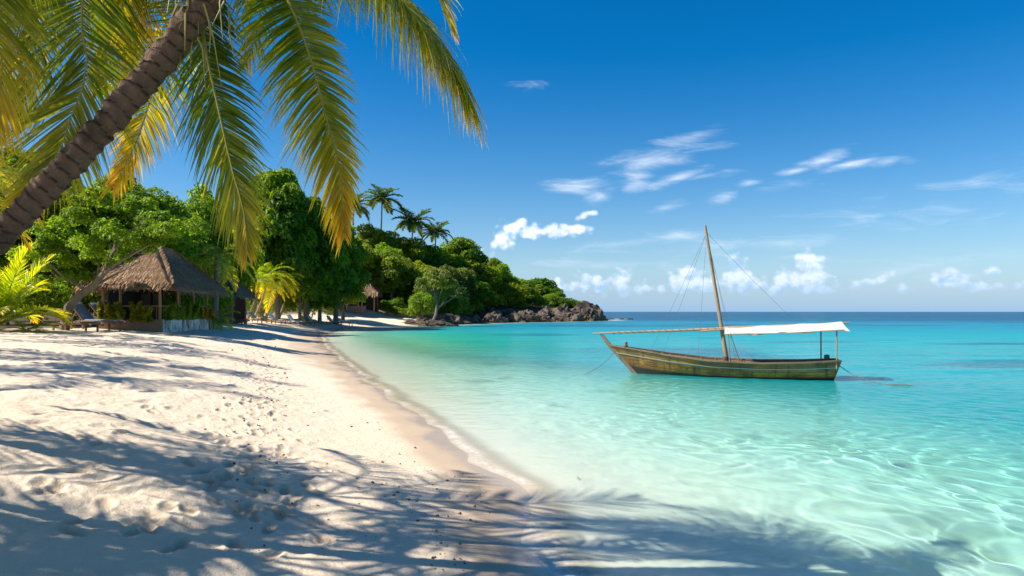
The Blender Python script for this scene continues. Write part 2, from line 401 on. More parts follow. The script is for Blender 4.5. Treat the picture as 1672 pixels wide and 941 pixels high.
def make_sea():
    aa = np.concatenate([np.linspace(-180, -48, 12)[:-1], np.linspace(-48, -16, 130)[:-1], np.linspace(-16, 44, 460)[:-1], np.linspace(44, 180, 30)]) * math.pi / 180
    rr = np.concatenate([np.geomspace(.5, 4.6, 12)[:-1], np.arange(4.6, 24, .036), np.geomspace(24, 120, 330)[:-1], np.geomspace(120, 12000, 130)])
    x, y, f = polar(rr, aa)
    sd = shore_dist(x, y); bed = ground_z(x, y, sd); dep = np.maximum(-bed, 0); r = np.hypot(x, y)
    # ripples: many short crossing wave trains plus noise, dying out at the rim and in the distance
    g = np.random.default_rng(9); w = np.zeros_like(x)
    wx = x + (fbm(x * .6, y * .6, 81, 2) - .5) * .9; wy = y + (fbm(x * .6 + 7, y * .6, 82, 2) - .5) * .9
    for k in range(30):
        lam = g.uniform(.17, .78); a = g.normal(.5, 1.0); ph = g.uniform(0, 6.28); kk = 2 * math.pi / lam
        w = w + .0051 * lam ** 1.35 * np.sin(kk * (wx * math.cos(a) + wy * math.sin(a)) + ph)
    w = w * (.55 + .9 * fbm(x * .5, y * .5, 83, 2))
    amp = (.25 + .75 * sstep(dep, .08, .45)) * (1 - .62 * sstep(r, 9, 20)) * (1 - sstep(r, 40, 110))
    swell = (fbm(x * .22, y * .5, 84, 3) - .5) * .12 * sstep(dep, .5, 2) * (1 - sstep(r, 300, 900))
    z = w * amp + swell
    # the sheet lies flat where it thins out on the sand
    z = z * sstep(dep, .0, .12)
    # water colour: what the depth does to the light, weed and reef patches, deep blue beyond the shelf
    turb = sstep(dep * (1 + 1.6 * sstep(y, 20, 48)), .22, 1.65) * .95
    shore_col = np.array([.40, .48, .25]); emer = np.array([.03, .38, .20]); turq = np.array([.004, .30, .325]); blue = np.array([.002, .175, .285]); deep = np.array([.002, .062, .15])
    off = -sd
    left = 1 - sstep(x / np.maximum(y, 1), -.16, .16)
    c = np.repeat(turq[None], len(x), 0)
    mix = lambda c, b, t: c * (1 - t[:, None]) + b[None] * t[:, None]
    c = mix(c, emer, left * sstep(y, 25, 50) * (1 - .0 * y) * .85)
    c = mix(c, shore_col, (1 - sstep(dep, .25, 1.0)) * .8 * (1 - .55 * sstep(y, 14, 36)))
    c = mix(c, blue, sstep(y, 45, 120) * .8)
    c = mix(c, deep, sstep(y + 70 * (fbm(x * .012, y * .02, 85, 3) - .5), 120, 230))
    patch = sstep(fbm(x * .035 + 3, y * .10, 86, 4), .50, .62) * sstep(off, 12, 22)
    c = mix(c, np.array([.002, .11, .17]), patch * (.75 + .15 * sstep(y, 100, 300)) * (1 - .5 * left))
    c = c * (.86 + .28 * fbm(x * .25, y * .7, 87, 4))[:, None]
    wash = (1 - sstep(dep, .008, .06)) * .9      # the last few centimetres carry stirred-up sand
    turb = np.maximum(turb, wash); c = mix(c, np.array([.56, .455, .32]), (1 - sstep(dep, .008, .09)))
    m, t, surf = newmat('sea_water')
    p = t.pos()
    gm = t.n.new('ShaderNodeNewGeometry')
    dist = t.node('ShaderNodeVectorMath', operation='LENGTH'); t.put(dist.inputs[0], p)
    fars = t.ss(dist.outputs['Value'], 15, 90)
    b1 = t.noise(t.vscale(p, (1, 1.5, 1)), 2.6, 4, .55); b2 = t.noise(t.vscale(p, (.5, 1, 1)), .9, 4, .6)
    hgt = t.m('ADD', t.m('MULTIPLY', b1, .5), t.m('MULTIPLY', b2, 1.1))
    bn = t.node('ShaderNodeBump'); t.put(bn.inputs['Height'], hgt); t.put(bn.inputs['Strength'], t.m('MULTIPLY_ADD', fars, .6, .25)); bn.inputs['Distance'].default_value = .09
    body = t.node('ShaderNodeBsdfDiffuse'); t.put(body.inputs['Color'], t.attr('watercolour', 'Color'))
    dp = t.attr('depth')
    ex = [t.m('POWER', 2.718, t.m('MULTIPLY', dp, -k)) for k in (1.0, .115, .10)]
    cc = t.node('ShaderNodeCombineColor')
    for i in range(3): t.put(cc.inputs[i], t.m('MULTIPLY', ex[i], 1.16))   # makes up for the light that water keeps by inner reflection
    rf = t.node('ShaderNodeBsdfRefraction'); t.put(rf.inputs['Color'], cc.outputs[0]); rf.inputs['IOR'].default_value = 1.33; rf.inputs['Roughness'].default_value = 0
    mx = t.node('ShaderNodeMixShader'); t.put(mx.inputs[0], t.attr('turbid')); t.put(mx.inputs[1], rf.outputs[0]); t.put(mx.inputs[2], body.outputs[0])
    fr = t.node('ShaderNodeFresnel'); fr.inputs['IOR'].default_value = 1.33; t.put(fr.inputs['Normal'], bn.outputs[0])
    gl = t.node('ShaderNodeBsdfGlossy'); t.put(gl.inputs['Roughness'], t.m('MULTIPLY_ADD', fars, .16, .05)); t.put(gl.inputs['Normal'], bn.outputs[0])
    mx2 = t.node('ShaderNodeMixShader'); t.put(mx2.inputs[0], t.m('MULTIPLY', fr.outputs[0], t.m('MULTIPLY_ADD', fars, -.40, .78), clamp=True)); t.put(mx2.inputs[1], mx.outputs[0]); t.put(mx2.inputs[2], gl.outputs[0])
    # foam along the rim
    fn = t.noise(p, 16, 5, .7, .4); fl = t.noise(p, 2.2, 3, .5)
    fo = t.m('MULTIPLY', t.attr('foam'), t.ss(t.m('ADD', fn, t.m('MULTIPLY', fl, .5)), .62, .95))
    fd = t.node('ShaderNodeBsdfDiffuse'); fd.inputs['Color'].default_value = (.8, .8, .78, 1)
    mx3 = t.node('ShaderNodeMixShader'); t.put(mx3.inputs[0], fo); t.put(mx3.inputs[1], mx2.outputs[0]); t.put(mx3.inputs[2], fd.outputs[0])
    t.l.new(mx3.outputs[0], surf)
    foam = np.exp(-((dep - .012) / .010) ** 2) * .45 * sstep(fbm(x * 1.3, y * 1.3, 91, 3), .3, .6) * (1 - sstep(y, 60, 100) * .5)
    foam = np.maximum(foam, np.exp(-((y - 6.4) / 1.0) ** 2) * (1 - sstep(-sd, .2, .6)) * .5)
    v = np.stack([x, y, z], 1)
    keep = (sd[f].max(1) < 3.0) | (sd[f].min(1) < .5)
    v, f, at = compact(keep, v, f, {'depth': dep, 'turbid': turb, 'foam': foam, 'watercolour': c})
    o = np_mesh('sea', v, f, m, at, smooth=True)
    tag(o, kind='structure'); o.cycles.is_caustics_caster = True
make_sea()
# ------------------------------------------------------------------ plant materials
def leaf_mat(name, transl=.35, rough=.45, var=.35):
    """colour of each plant comes from its object colour, each leaf differs by its tint"""
    m, t, surf = newmat(name)
    oi = t.n.new('ShaderNodeObjectInfo'); ti = t.attr('tint')
    c = t.mix(1.0, oi.outputs['Color'], t.ramp(ti, [(0, (.45, .58, .5)), (.45, (.92, 1, .9)), (.8, (1.4, 1.42, .8)), (1, (1.75, 1.7, .6))]), 'MULTIPLY')
    c2 = t.mix(1.0, c, (1.7, 1.7, .45), 'MULTIPLY')
    pr = t.n.new('ShaderNodeBsdfPrincipled'); t.put(pr.inputs['Base Color'], c); pr.inputs['Roughness'].default_value = rough; pr.inputs['Specular IOR Level'].default_value = .35
    tr = t.n.new('ShaderNodeBsdfTranslucent'); t.put(tr.inputs['Color'], c2)
    mx = t.n.new('ShaderNodeMixShader'); mx.inputs[0].default_value = transl; t.put(mx.inputs[1], pr.outputs[0]); t.put(mx.inputs[2], tr.outputs[0])
    t.l.new(mx.outputs[0], surf); return m
M_LEAF = leaf_mat('broad_leaf', .55, .5)
def palm_mat():
    m, t, surf = newmat('palm_leaflet')
    ti = t.attr('tint'); oi = t.n.new('ShaderNodeObjectInfo')
    c = t.ramp(ti, [(0, (.03, .075, .006)), (.3, (.08, .14, .009)), (.55, (.20, .23, .014)), (.75, (.36, .31, .018)), (1, (.55, .37, .03))])
    c = t.mix(1.0, c, oi.outputs['Color'], 'MULTIPLY')
    c2 = t.mix(1.0, c, (2.1, 1.75, .6), 'MULTIPLY')
    pr = t.n.new('ShaderNodeBsdfPrincipled'); t.put(pr.inputs['Base Color'], c); pr.inputs['Roughness'].default_value = .38; pr.inputs['Specular IOR Level'].default_value = .45
    tr = t.n.new('ShaderNodeBsdfTranslucent'); t.put(tr.inputs['Color'], c2)
    mx = t.n.new('ShaderNodeMixShader'); mx.inputs[0].default_value = .55; t.put(mx.inputs[1], pr.outputs[0]); t.put(mx.inputs[2], tr.outputs[0])
    t.l.new(mx.outputs[0], surf); return m
M_PALM = palm_mat()
def midrib_mat():
    m, t, surf = newmat('palm_midrib')
    c = t.mix(t.noise(t.obj(), 9, 3), (.22, .21, .035), (.33, .26, .06)); t.l.new(principled(t, c, .5), surf); return m
M_RIB = midrib_mat()
def bark_mat(name, a, b, dark, ring=0):
    m, t, surf = newmat(name); o = t.obj()
    n = t.noise(t.vscale(o, (1, 1, .35)), 14, 5, .65); n2 = t.noise(o, 2.3, 3, .6); n3 = t.noise(o, 60, 3, .7)
    c = t.mix(n, a, b); c = t.mix(t.m('MULTIPLY', t.ss(n2, .48, .72), .7), c, dark)
    if ring: c = t.mix(t.m('MULTIPLY', t.ss(t.attr('ring'), .45, .95), .85), c, dark)
    bn = t.bump(t.m('ADD', n, t.m('MULTIPLY', n3, .6)), .9, .03)
    t.l.new(principled(t, c, .85, bn, Specular_IOR_Level=.15), surf); return m
M_BARK = bark_mat('tree_bark', (.16, .12, .085), (.30, .24, .18), (.06, .045, .03))
M_PTRUNK = bark_mat('palm_trunk_bark', (.075, .045, .03), (.22, .145, .10), (.022, .013, .01), 1)
M_SPALM = bark_mat('slender_palm_bark', (.25, .17, .11), (.38, .28, .19), (.10, .06, .04))

# ------------------------------------------------------------------ fronds
def resample(ctrl, n):
    c = np.array([tuple(p) for p in ctrl], float)
    c = np.vstack([2 * c[0] - c[1], c, 2 * c[-1] - c[-2]]); out = []
    for i in range(1, len(c) - 2):
        for k in range(12):
            t = k / 12; p0, p1, p2, p3 = c[i - 1:i + 3]
            out.append(.5 * (2 * p1 + (p2 - p0) * t + (2 * p0 - 5 * p1 + 4 * p2 - p3) * t * t + (3 * p1 - p0 - 3 * p2 + p3) * t ** 3))
    out.append(c[-2]); out = np.array(out)
    s = np.concatenate([[0], np.cumsum(np.linalg.norm(np.diff(out, axis=0), axis=1))]); s /= s[-1]
    u = np.linspace(0, 1, n); return np.stack([np.interp(u, s, out[:, k]) for k in range(3)], 1)
def nrm(a): return a / np.maximum(np.linalg.norm(a, axis=-1, keepdims=True), 1e-9)
def frond_mesh(name, ctrl, hint, n=95, L=.75, w=.0195, droop=.55, seed=0, tint=(.25, .75), start=.1, segs=5, vee=.25, ragged=.12, asym=1.0, ribr=.012):
    """feather frond: a curved midrib with two rows of drooping leaflets; returns (leaflet mesh, midrib mesh)"""
    g = np.random.default_rng(seed); C = resample(ctrl, 60); u60 = np.linspace(0, 1, 60)
    V = []; Fc = []; T_ = []; base = 0
    T60 = nrm(np.gradient(C, axis=0)); hint = np.array(hint, float)
    for side in (-1, 1):
        u = np.clip(np.linspace(start, .995, n) + g.normal(0, .25 / n, n), start, .998)
        B = np.stack([np.interp(u, u60, C[:, k]) for k in range(3)], 1); T = nrm(np.stack([np.interp(u, u60, T60[:, k]) for k in range(3)], 1))
        S = nrm(hint[None] - T * (T @ hint)[:, None]); U = nrm(np.cross(S, T)); U = U * np.where(U[:, 2:3] < 0, -1, 1)
        v = (u - start) / (1 - start)
        ln = L * (.42 + .58 * np.sin(np.pi * np.clip(v * .82 + .14, 0, 1)) ** .8) * (1 - .45 * v ** 6) * (1 + g.normal(0, ragged, n)) * (asym if side > 0 else 1)
        ln *= np.where(g.random(n) < .035, .45, 1)
        D = nrm(side * S * (1 - .45 * v[:, None] ** 2) + T * (.45 + 1.1 * v[:, None] ** 2) + U * (vee + g.normal(0, .10, (n, 1))) + g.normal(0, .05, (n, 3)))
        q = np.linspace(0, 1, segs + 1); tn = tint[0] + (tint[1] - tint[0]) * v ** 1.6 + g.normal(0, .09, n)
        pos = np.zeros((n, segs + 1, 3)); pos[:, 0] = B; d = D.copy(); dr = droop * (1 + g.normal(0, .2, n))
        dirs = [d]
        for k in range(segs):
            pos[:, k + 1] = pos[:, k] + d * (ln / segs)[:, None]
            d = nrm(d + np.array([0, 0, -1.0])[None] * (dr * (1.7 / segs) * (.35 + 1.1 * q[k]))[:, None] + g.normal(0, .02, (n, 3))); dirs.append(d)
        W = nrm(T - D * (T * D).sum(1, keepdims=True)); N0 = np.cross(D, W)
        tw = g.normal(.35 * side, .3, n)[:, None]; W = nrm(W * np.cos(tw) + N0 * np.sin(tw))
        wid = w * np.array([.55, 1, .95, .75, .42, .04][:segs + 1] if segs == 5 else np.interp(q, [0, .2, .5, 1], [.55, 1, .8, .05]))
        a = pos + W[:, None] * wid[None, :, None] / 2; b = pos - W[:, None] * wid[None, :, None] / 2
        vv = np.stack([a, b], 2).reshape(-1, 3); V.append(vv)
        i0 = base + np.arange(n)[:, None] * (2 * (segs + 1)) + 2 * np.arange(segs)[None]
        Fc.append(np.stack([i0, i0 + 1, i0 + 3, i0 + 2], -1).reshape(-1, 4)); base += len(vv)
        T_.append(np.clip(tn[:, None, None] + .22 * q[None, :, None] ** 2 + np.zeros((n, segs + 1, 2)), 0, 1).ravel())
    me = np_mesh(name, np.concatenate(V), np.concatenate(Fc), M_PALM, {'tint': np.concatenate(T_)}, obj=False)
    mb = MB(); k = resample(ctrl, 16); mb.tube(k, list(np.linspace(ribr * 1.5, ribr * .25, 16)), 6)
    rib = mb.build('midrib', M_RIB); rm = rib.data; bpy.data.objects.remove(rib)
    return me, rm
def add_frond(parent, meshes, loc=(0, 0, 0), rot=(0, 0, 0), sc=1, color=(1, 1, 1, 1), rib=True):
    f = link('frond', meshes[0], parent); f.location = loc; f.rotation_euler = rot; f.scale = (sc, sc, sc); f.color = color
    if rib: link('midrib', meshes[1], f)
    return f

def ringed_trunk(name, pts, r0, r1, mat, parent, rings=.085, depth=.05, n=20, seed=0):
    """palm trunk with saw-tooth leaf scars"""
    g = np.random.default_rng(seed); length = sum((Vector(b) - Vector(a)).length for a, b in zip(pts[:-1], pts[1:]))
    m = max(int(length / rings) * 5, 12); C = resample(pts, m); T = nrm(np.gradient(C, axis=0))
    S = nrm(np.cross(T, np.array([0, 1.0, .1])[None])); U = np.cross(S, T); th = np.linspace(0, 2 * np.pi, n, endpoint=False)
    s = np.linspace(0, length, m); ph = s[:, None] / rings + .22 * np.sin(th[None] + 1) + .10 * np.sin(2 * th[None] + s[:, None] * 1.7) + (fbm(s[:, None] * 2.5 + 0 * th[None], th[None] * 1.2 + 0 * s[:, None], seed, 2) - .5) * .75
    fr = ph - np.floor(ph); rad = (r0 + (r1 - r0) * (s / length))[:, None]
    rr = rad * (1 + depth * (1.2 * fr ** 1.5 - .5) + depth * 1.5 * (fbm(s[:, None] * 11 + 0 * th[None], np.cos(th)[None] * 2 + 0 * s[:, None], seed + 3, 3) - .5) * 2)
    v = C[:, None] + (S[:, None] * np.cos(th)[None, :, None] + U[:, None] * np.sin(th)[None, :, None]) * rr[..., None]
    i = np.arange(m - 1)[:, None] * n; k = np.arange(n)[None]; k2 = (k + 1) % n
    f = np.stack([i + k, i + k2, i + n + k2, i + n + k], -1).reshape(-1, 4)
    return np_mesh(name, v.reshape(-1, 3), f[:, ::-1], mat, {'ring': np.maximum(fr, 1 - fr * 9).ravel() ** 2}, smooth=True, parent=parent)

# ------------------------------------------------------------------ the big leaning palm in front
CR = P(374, -48, 5.8)
def front_palm():
    root = tag(empty('coconut_palm', (-6.1, 5.5, gz(-6.1, 5.5) - .1)), 'large coconut palm leaning in from the left, its ringed brown trunk close by', 'palm tree')
    mw = Vector(root.location)
    L = lambda p: Vector(p) - mw
    ringed_trunk('trunk', [L((-6.1, 5.5, gz(-6.1, 5.5) - .2)), L((-5.55, 5.6, 1.95)), L(P(-90, 465, 5.75)), L(P(0, 384, 5.8)), L(P(165, 214, 5.8)), L(P(325, 20, 5.8)), L(CR)], .100, .112, M_PTRUNK, root, .115, .15, 28, 3)
    X = (1, 0, 0); Y = (0, 1, 0)
    spec = [
        ([(500, -78, 5.7), (620, -28, 5.5), (690, 42, 5.4), (738, 108, 5.35), (767, 170, 5.3)], (.25, 1, .15), dict(L=.95, n=225, droop=1.3, tint=(.30, .62), vee=-.1)),
        ([(470, -62, 6.0), (560, -58, 6.0), (640, -18, 6.05), (690, 40, 6.1), (722, 105, 6.1)], (.35, 1, .1), dict(L=.82, n=200, droop=1.25, tint=(.35, .72), vee=-.1)),
        ([(425, -62, 5.6), (469, 0, 5.4), (505, 89, 5.3), (532, 192, 5.25), (554, 275, 5.2), (562, 385, 5.2)], (1, .35, 0), dict(L=.60, n=215, droop=.5, tint=(.18, .88), asym=.6)),
        ([(340, -30, 5.9), (333, 58, 6.1), (357, 178, 6.2), (380, 280, 6.2), (398, 345, 6.2), (404, 412, 6.2)], (1, -.3, 0), dict(L=.72, n=215, droop=.55, tint=(.08, .72), asym=.7)),
        ([(262, -165, 6.0), (160, -80, 6.2), (132, 20, 6.3), (143, 116, 6.4), (120, 178, 6.4), (94, 254, 6.4), (48, 322, 6.4)], (1, .25, 0), dict(L=1.05, n=200, droop=.34, tint=(.18, .60), start=.25, asym=.8)),
        ([(220, -230, 5.6), (60, -190, 5.4), (-20, -90, 5.4), (-12, 20, 5.4), (5, 120, 5.4), (-15, 215, 5.4)], (1, .3, 0), dict(L=.80, n=200, droop=.45, tint=(.02, .85))),
        ([(318, -30, 6.5), (285, 60, 7.0), (250, 150, 7.3), (222, 235, 7.5), (185, 305, 7.5)], (1, .3, .1), dict(L=.66, n=150, droop=.55, tint=(.35, .9))),
        ([(318, -110, 6.3), (262, -50, 6.6), (236, 30, 6.8), (212, 120, 6.9)], (1, .2, 0), dict(L=.55, n=60, droop=.7, tint=(.75, 1.0), ragged=.3)),
        ([(402, -60, 6.2), (425, -10, 6.3), (420, 50, 6.4), (402, 105, 6.4)], (1, .5, 0), dict(L=.42, n=46, droop=.8, tint=(.2, .7), ragged=.3)),
        ([(540, -130, 6.2), (640, -80, 6.4), (705, -22, 6.6), (738, 52, 6.7)], (.3, 1, .1), dict(L=.52, n=130, droop=.9, tint=(.45, .75))),
        ([(300, -130, 6.0), (160, -170, 6.4), (60, -90, 6.7), (18, 30, 6.9), (8, 160, 7.0), (-8, 250, 7.0)], (1, .1, 0), dict(L=.75, n=180, droop=.5, tint=(.25, .95))),
        ([(240, -190, 6.4), (120, -160, 6.7), (50, -70, 6.8), (62, 20, 6.9), (52, 110, 6.9), (20, 190, 6.9)], (1, .2, 0), dict(L=.85, n=180, droop=.4, tint=(.12, .55))),
        ([(260, -170, 6.6), (190, -130, 7.0), (172, -40, 7.1), (178, 60, 7.2), (160, 150, 7.2)], (1, .25, 0), dict(L=.8, n=160, droop=.4, tint=(.1, .55))),
        ([(300, -120, 6.2), (235, -130, 6.4), (205, -60, 6.5), (200, 10, 6.6), (205, 70, 6.6)], (1, .4, 0), dict(L=.6, n=100, droop=.5, tint=(.3, .85)))]
    for k, (pp, hint, kw) in enumerate(spec):
        ctrl = [L(CR)] + [L(P(*p)) for p in pp]
        add_frond(root, frond_mesh('frond', ctrl, hint, seed=40 + k, **kw))
    c = L(CR)      # the rest of the crown, above and behind the frame
    for k, (az, ln, up) in enumerate([(130, 2.6, 1.6), (215, 2.5, 1.5)]):
        dx, dy = math.cos(R(az)), math.sin(R(az))
        ctrl = [c + Vector((dx * ln * q, dy * ln * q, up * 2.2 * q * (1 - .75 * q))) for q in (0, .2, .4, .6, .8, 1)]
        add_frond(root, frond_mesh('frond', ctrl, (-dy, dx, 0), seed=70 + k, L=.7, n=70, droop=.8, tint=(.15, .6)))
    mb = MB(); g = random.Random(4)      # fibre sheath and dry strands where the fronds leave the trunk
    for k in range(26):
        a = c + Vector((g.uniform(-.42, .10), g.uniform(-.14, .14), g.uniform(-.45, .1))); l = g.uniform(.25, .7); q = Vector((g.uniform(-.25, .2), g.uniform(-.2, .2), -1)) * l
        mb.cur = g.random(); mb.tube([a, a + q * .4 + Vector((g.uniform(-.06, .06), 0, 0)), a + q], [.012, .008, .003], 4)
    mb.build('fibre', M_RIB, root)
front_palm()

# ------------------------------------------------------------------ generic palms
def arc(length, rise, fall, n=7):
    return [Vector((length * q * (1 - .12 * q * q), 0, rise * q - fall * q * q)) for q in np.linspace(0, 1, n)]
FR_HI = [frond_mesh('frond', arc(3.6, r_, f_), (0, 1, 0), n=48, L=.85, w=.06, droop=dr, seed=90 + i, tint=tt, segs=3, start=.14, ribr=.025) for i, (r_, f_, dr, tt) in enumerate(
    [(2.9, 2.2, .45, (.2, .5)), (1.7, 2.3, .7, (.25, .6)), (.5, 2.4, .9, (.3, .8)), (-.3, 2.6, 1.0, (.45, .85))])]
FR_LO = [frond_mesh('frond', arc(4.2, r_, f_), (0, 1, 0), n=34, L=1.15, w=.17, droop=dr, seed=95 + i, tint=tt, segs=2, start=.12, ribr=.035) for i, (r_, f_, dr, tt) in enumerate(
    [(4.2, 2.0, .4, (.1, .3)), (2.6, 2.2, .6, (.1, .4)), (.9, 2.3, .8, (.15, .5)), (-.4, 2.0, .9, (.2, .6))])]
FR_UP = [frond_mesh('frond', arc(l_, r_, f_), (0, 1, 0), n=60, L=.75, w=.05, droop=dr, seed=190 + i, tint=tt, segs=3, start=.16, ribr=.025) for i, (l_, r_, f_, dr, tt) in enumerate(
    [(1.7, 4.3, 1.6, .35, (.3, .5)), (2.5, 3.5, 1.9, .5, (.3, .6)), (3.0, 2.3, 2.1, .7, (.35, .7))])]
def palm(name, base, top, label, group=None, cat='palm tree', fronds=18, size=1.0, color=(1, 1, 1, 1), kit=None, r=(.14, .09), bend=None, seed=0, mat=None, spread=(0, 1), az0=None):
    kit = kit or FR_HI; g = random.Random(seed)
    root = tag(empty(name, base), label, cat, group); b = Vector(base); tp = Vector(top) - b
    if tp.length > .5:
        mid = tp * .5 + Vector(bend if bend else (0, 0, 0))
        mb = MB(); pts = resample([Vector((0, 0, -.15)), mid * .5 + Vector(bend or (0, 0, 0)) * .25, mid, tp * .77 + Vector(bend or (0, 0, 0)) * .6, tp], 14)
        mb.tube(pts, [r[0] * (1.35 if i == 0 else 1) + (r[1] - r[0]) * i / 13 for i in range(14)], 9); mb.build('trunk', mat or M_SPALM, root)
    for k in range(fronds):
        q = spread[0] + (spread[1] - spread[0]) * (k + .5) / fronds; i = min(int(q * len(kit)), len(kit) - 1)
        az = (k * 2.39996 + g.uniform(-.3, .3)) if az0 is None else az0[k % len(az0)]
        add_frond(root, kit[i], tp, (g.uniform(-.2, .2), g.uniform(-.22, .15), az), size * g.uniform(.82, 1.12), color)
    return root

# ------------------------------------------------------------------ broadleaf trees
def crown(name, lobes, per, leaf, seed, fill=.25, up=.35):
    g = np.random.default_rng(seed); P_ = []; N_ = []; S_ = []; T_ = []
    for (x, y, z, r) in lobes:
        n = int(per * (r ** 1.6)); d = nrm(g.normal(0, 1, (n, 3))); d[:, 2] = np.where(d[:, 2] < -.35, -d[:, 2], d[:, 2])
        rad = r * np.where(g.random(n) < fill, g.random(n) ** .5, .82 + .26 * g.random(n))
        rad *= .78 + .5 * fbm(d[:, 0] * 2.2 + x * 3, d[:, 1] * 2.2 + d[:, 2] * 2.2 + y * 3, seed, 3)
        P_.append(np.array([x, y, z]) + d * rad[:, None] * np.array([1, 1, .86])); N_.append(nrm(d * .7 + g.normal(0, .45, (n, 3)) + np.array([0, 0, up])))
        S_.append(leaf * g.uniform(.7, 1.3) * g.uniform(.55, 1.4, n)); T_.append(np.clip(.42 + g.normal(0, .15) + g.normal(0, .17, n), 0, 1))
    p = np.concatenate(P_); N = np.concatenate(N_); s = np.concatenate(S_)[:, None]; tt = np.concatenate(T_)
    a = nrm(np.cross(N, g.normal(0, 1, N.shape))); b = np.cross(N, a)
    v = np.stack([p - a * s * .62, p + b * s * .36 + N * s * .05, p + a * s * .62 - N * s * .10, p - b * s * .36 + N * s * .05], 1).reshape(-1, 3)
    f = np.arange(len(v)).reshape(-1, 4)
    return np_mesh(name, v, f, M_LEAF, {'tint': np.repeat(tt, 4)}, obj=False)
def lobes_dome(g, n, R_, h0, h1, r, pw=.6):
    """lobe centres over an egg-shaped envelope between heights h0 and h1"""
    out = []; zc = (h0 + h1) / 2; hz = (h1 - h0) / 2
    for k in range(n):
        t = (k + .5) / n; zz = 1 - 1.75 * t; a = k * 2.39996 + g.uniform(-.4, .4); q = max(1 - zz * zz, .05) ** .5 * g.uniform(.62, 1.02)
        rr = r * g.uniform(.72, 1.3)
        out.append((R_ * q * math.cos(a), R_ * q * math.sin(a), zc + hz * zz * g.uniform(.8, 1.05), rr))
    for k in range(n // 5): out.append((g.uniform(-.4, .4) * R_, g.uniform(-.4, .4) * R_, zc + g.uniform(-.3, .5) * hz, r * 1.5))
    return out
def trunk_mesh(lobes, h0, r, seed, lean=(0, 0), nl=9, base_sink=.4):
    g = random.Random(seed); mb = MB(); fork = Vector((lean[0], lean[1], h0))
    mb.tube([Vector((0, 0, -base_sink)), Vector((lean[0] * .35 + g.uniform(-.1, .1), lean[1] * .35, h0 * .5)), fork], [r * 1.3, r, r * .8], 8)
    for (x, y, z, q) in sorted(lobes, key=lambda l: g.random())[:nl]:
        e = Vector((x, y, z)); st = fork * g.uniform(.75, 1.0); m_ = st.lerp(e, .5) + Vector((g.uniform(-.3, .3), g.uniform(-.3, .3), g.uniform(.0, .5)))
        mb.tube([st, m_, e], [r * .5, r * .3, r * .1], 6)
    o = mb.build('trunk', M_BARK); me = o.data; bpy.data.objects.remove(o); return me
class Kind: pass
def kind(lob, per, leaf, seed, h0, r, H_, R_, lean=(0, 0), nl=9, fill=.25):
    k = Kind(); k.c = crown('crown', lob, per, leaf, seed, fill); k.t = trunk_mesh(lob, h0, r, seed, lean, nl); k.H = H_; k.R = R_; return k
_g = random.Random(12)
BIG = [kind(lobes_dome(_g, 48, 4.6, 1.5, 13.0, 1.55), 300, .42, 100 + i, 4.2, .38, 14.2, 6.0) for i in range(2)]
MID = [kind(lobes_dome(_g, 24, 3.0, 1.6, 7.0, 1.15), 290, .31, 110 + i, 2.6, .24, 8.0, 4.0) for i in range(4)]
BUSH = [kind(lobes_dome(_g, 14, 1.5, .5, 2.3, .72), 420, .17, 120 + i, .6, .09, 2.9, 2.15, nl=7) for i in range(3)]
AIRY = [kind(lobes_dome(_g, 22, 2.7, 2.9, 7.6, .85), 210, .26, 130, 2.5, .20, 8.4, 3.5, lean=(.5, 0), nl=16, fill=.5)]
NEAR = [kind(lobes_dome(_g, 40, 3.4, 1.3, 6.3, 1.0), 620, .20, 140 + i, 2.0, .2, 7.2, 4.2, nl=12) for i in range(2)]
def tree(name, kd, px, topy, d, wpx, label, group, color, cat='tree', rz=None, sink=0, base=None):
    x = XA(px, d); z = base if base is not None else gz(x, d); top = H + (HZ - topy) / F * d
    s = (top - z + sink) / kd.H; w = (wpx / F * d) / (2 * kd.R)
    w = min(max(w, s * .55), s * 2.2)
    root = tag(empty(name, (x, d, z - sink)), label, cat, group)
    rz = rz if rz is not None else (px * 1.7 + topy) % 6.28
    for n, me in (('trunk', kd.t), ('crown', kd.c)):
        o = link(n, me, root); o.scale = (w, w, s); o.rotation_euler = (0, 0, rz); o.color = (*color, 1)
    return root
# ------------------------------------------------------------------ wood and cloth
def wood_mat(name, a, b, dark, scale=(1, 9, 9), rough=.6, bump=.25):
    m, t, surf = newmat(name); o = t.obj()
    n = t.noise(t.vscale(o, scale), 3.5, 6, .65, .4); n2 = t.noise(o, 1.3, 4, .6); n3 = t.noise(t.vscale(o, scale), 18, 3, .6)
    c = t.mix(n, a, b); c = t.mix(t.m('MULTIPLY', t.ss(n2, .5, .75), .7), c, dark); c = t.mix(t.m('MULTIPLY', t.ss(n3, .6, .75), .5), c, dark)
    t.l.new(principled(t, c, rough, t.bump(n3, bump, .01), Specular_IOR_Level=.3), surf); return m
M_DARKWOOD = wood_mat('dark_timber', (.10, .055, .03), (.20, .115, .065), (.04, .022, .014))
M_POLE = wood_mat('weathered_pole', (.24, .15, .085), (.38, .26, .155), (.11, .065, .035), (9, 9, 1))
M_SPAR = wood_mat('spar_timber', (.26, .16, .09), (.44, .31, .19), (.13, .08, .045), (1, 9, 9))
M_INNER = wood_mat('boat_inside_timber', (.20, .085, .045), (.30, .14, .08), (.07, .035, .02))
M_RAIL = wood_mat('grey_gunwale', (.15, .105, .06), (.25, .185, .115), (.07, .045, .025))
def plain(name, c, rough=.7, c2=None, sc=6, bump=.15, **kw):
    m, t, surf = newmat(name); o = t.obj(); n = t.noise(o, sc, 5, .6); n2 = t.noise(o, sc * 9, 3, .6)
    cc = t.mix(n, c, c2 or tuple(x * .75 for x in c))
    t.l.new(principled(t, cc, rough, t.bump(n2, bump, .01), **kw), surf); return m
M_ROPE = plain('rope', (.13, .105, .075), .9)
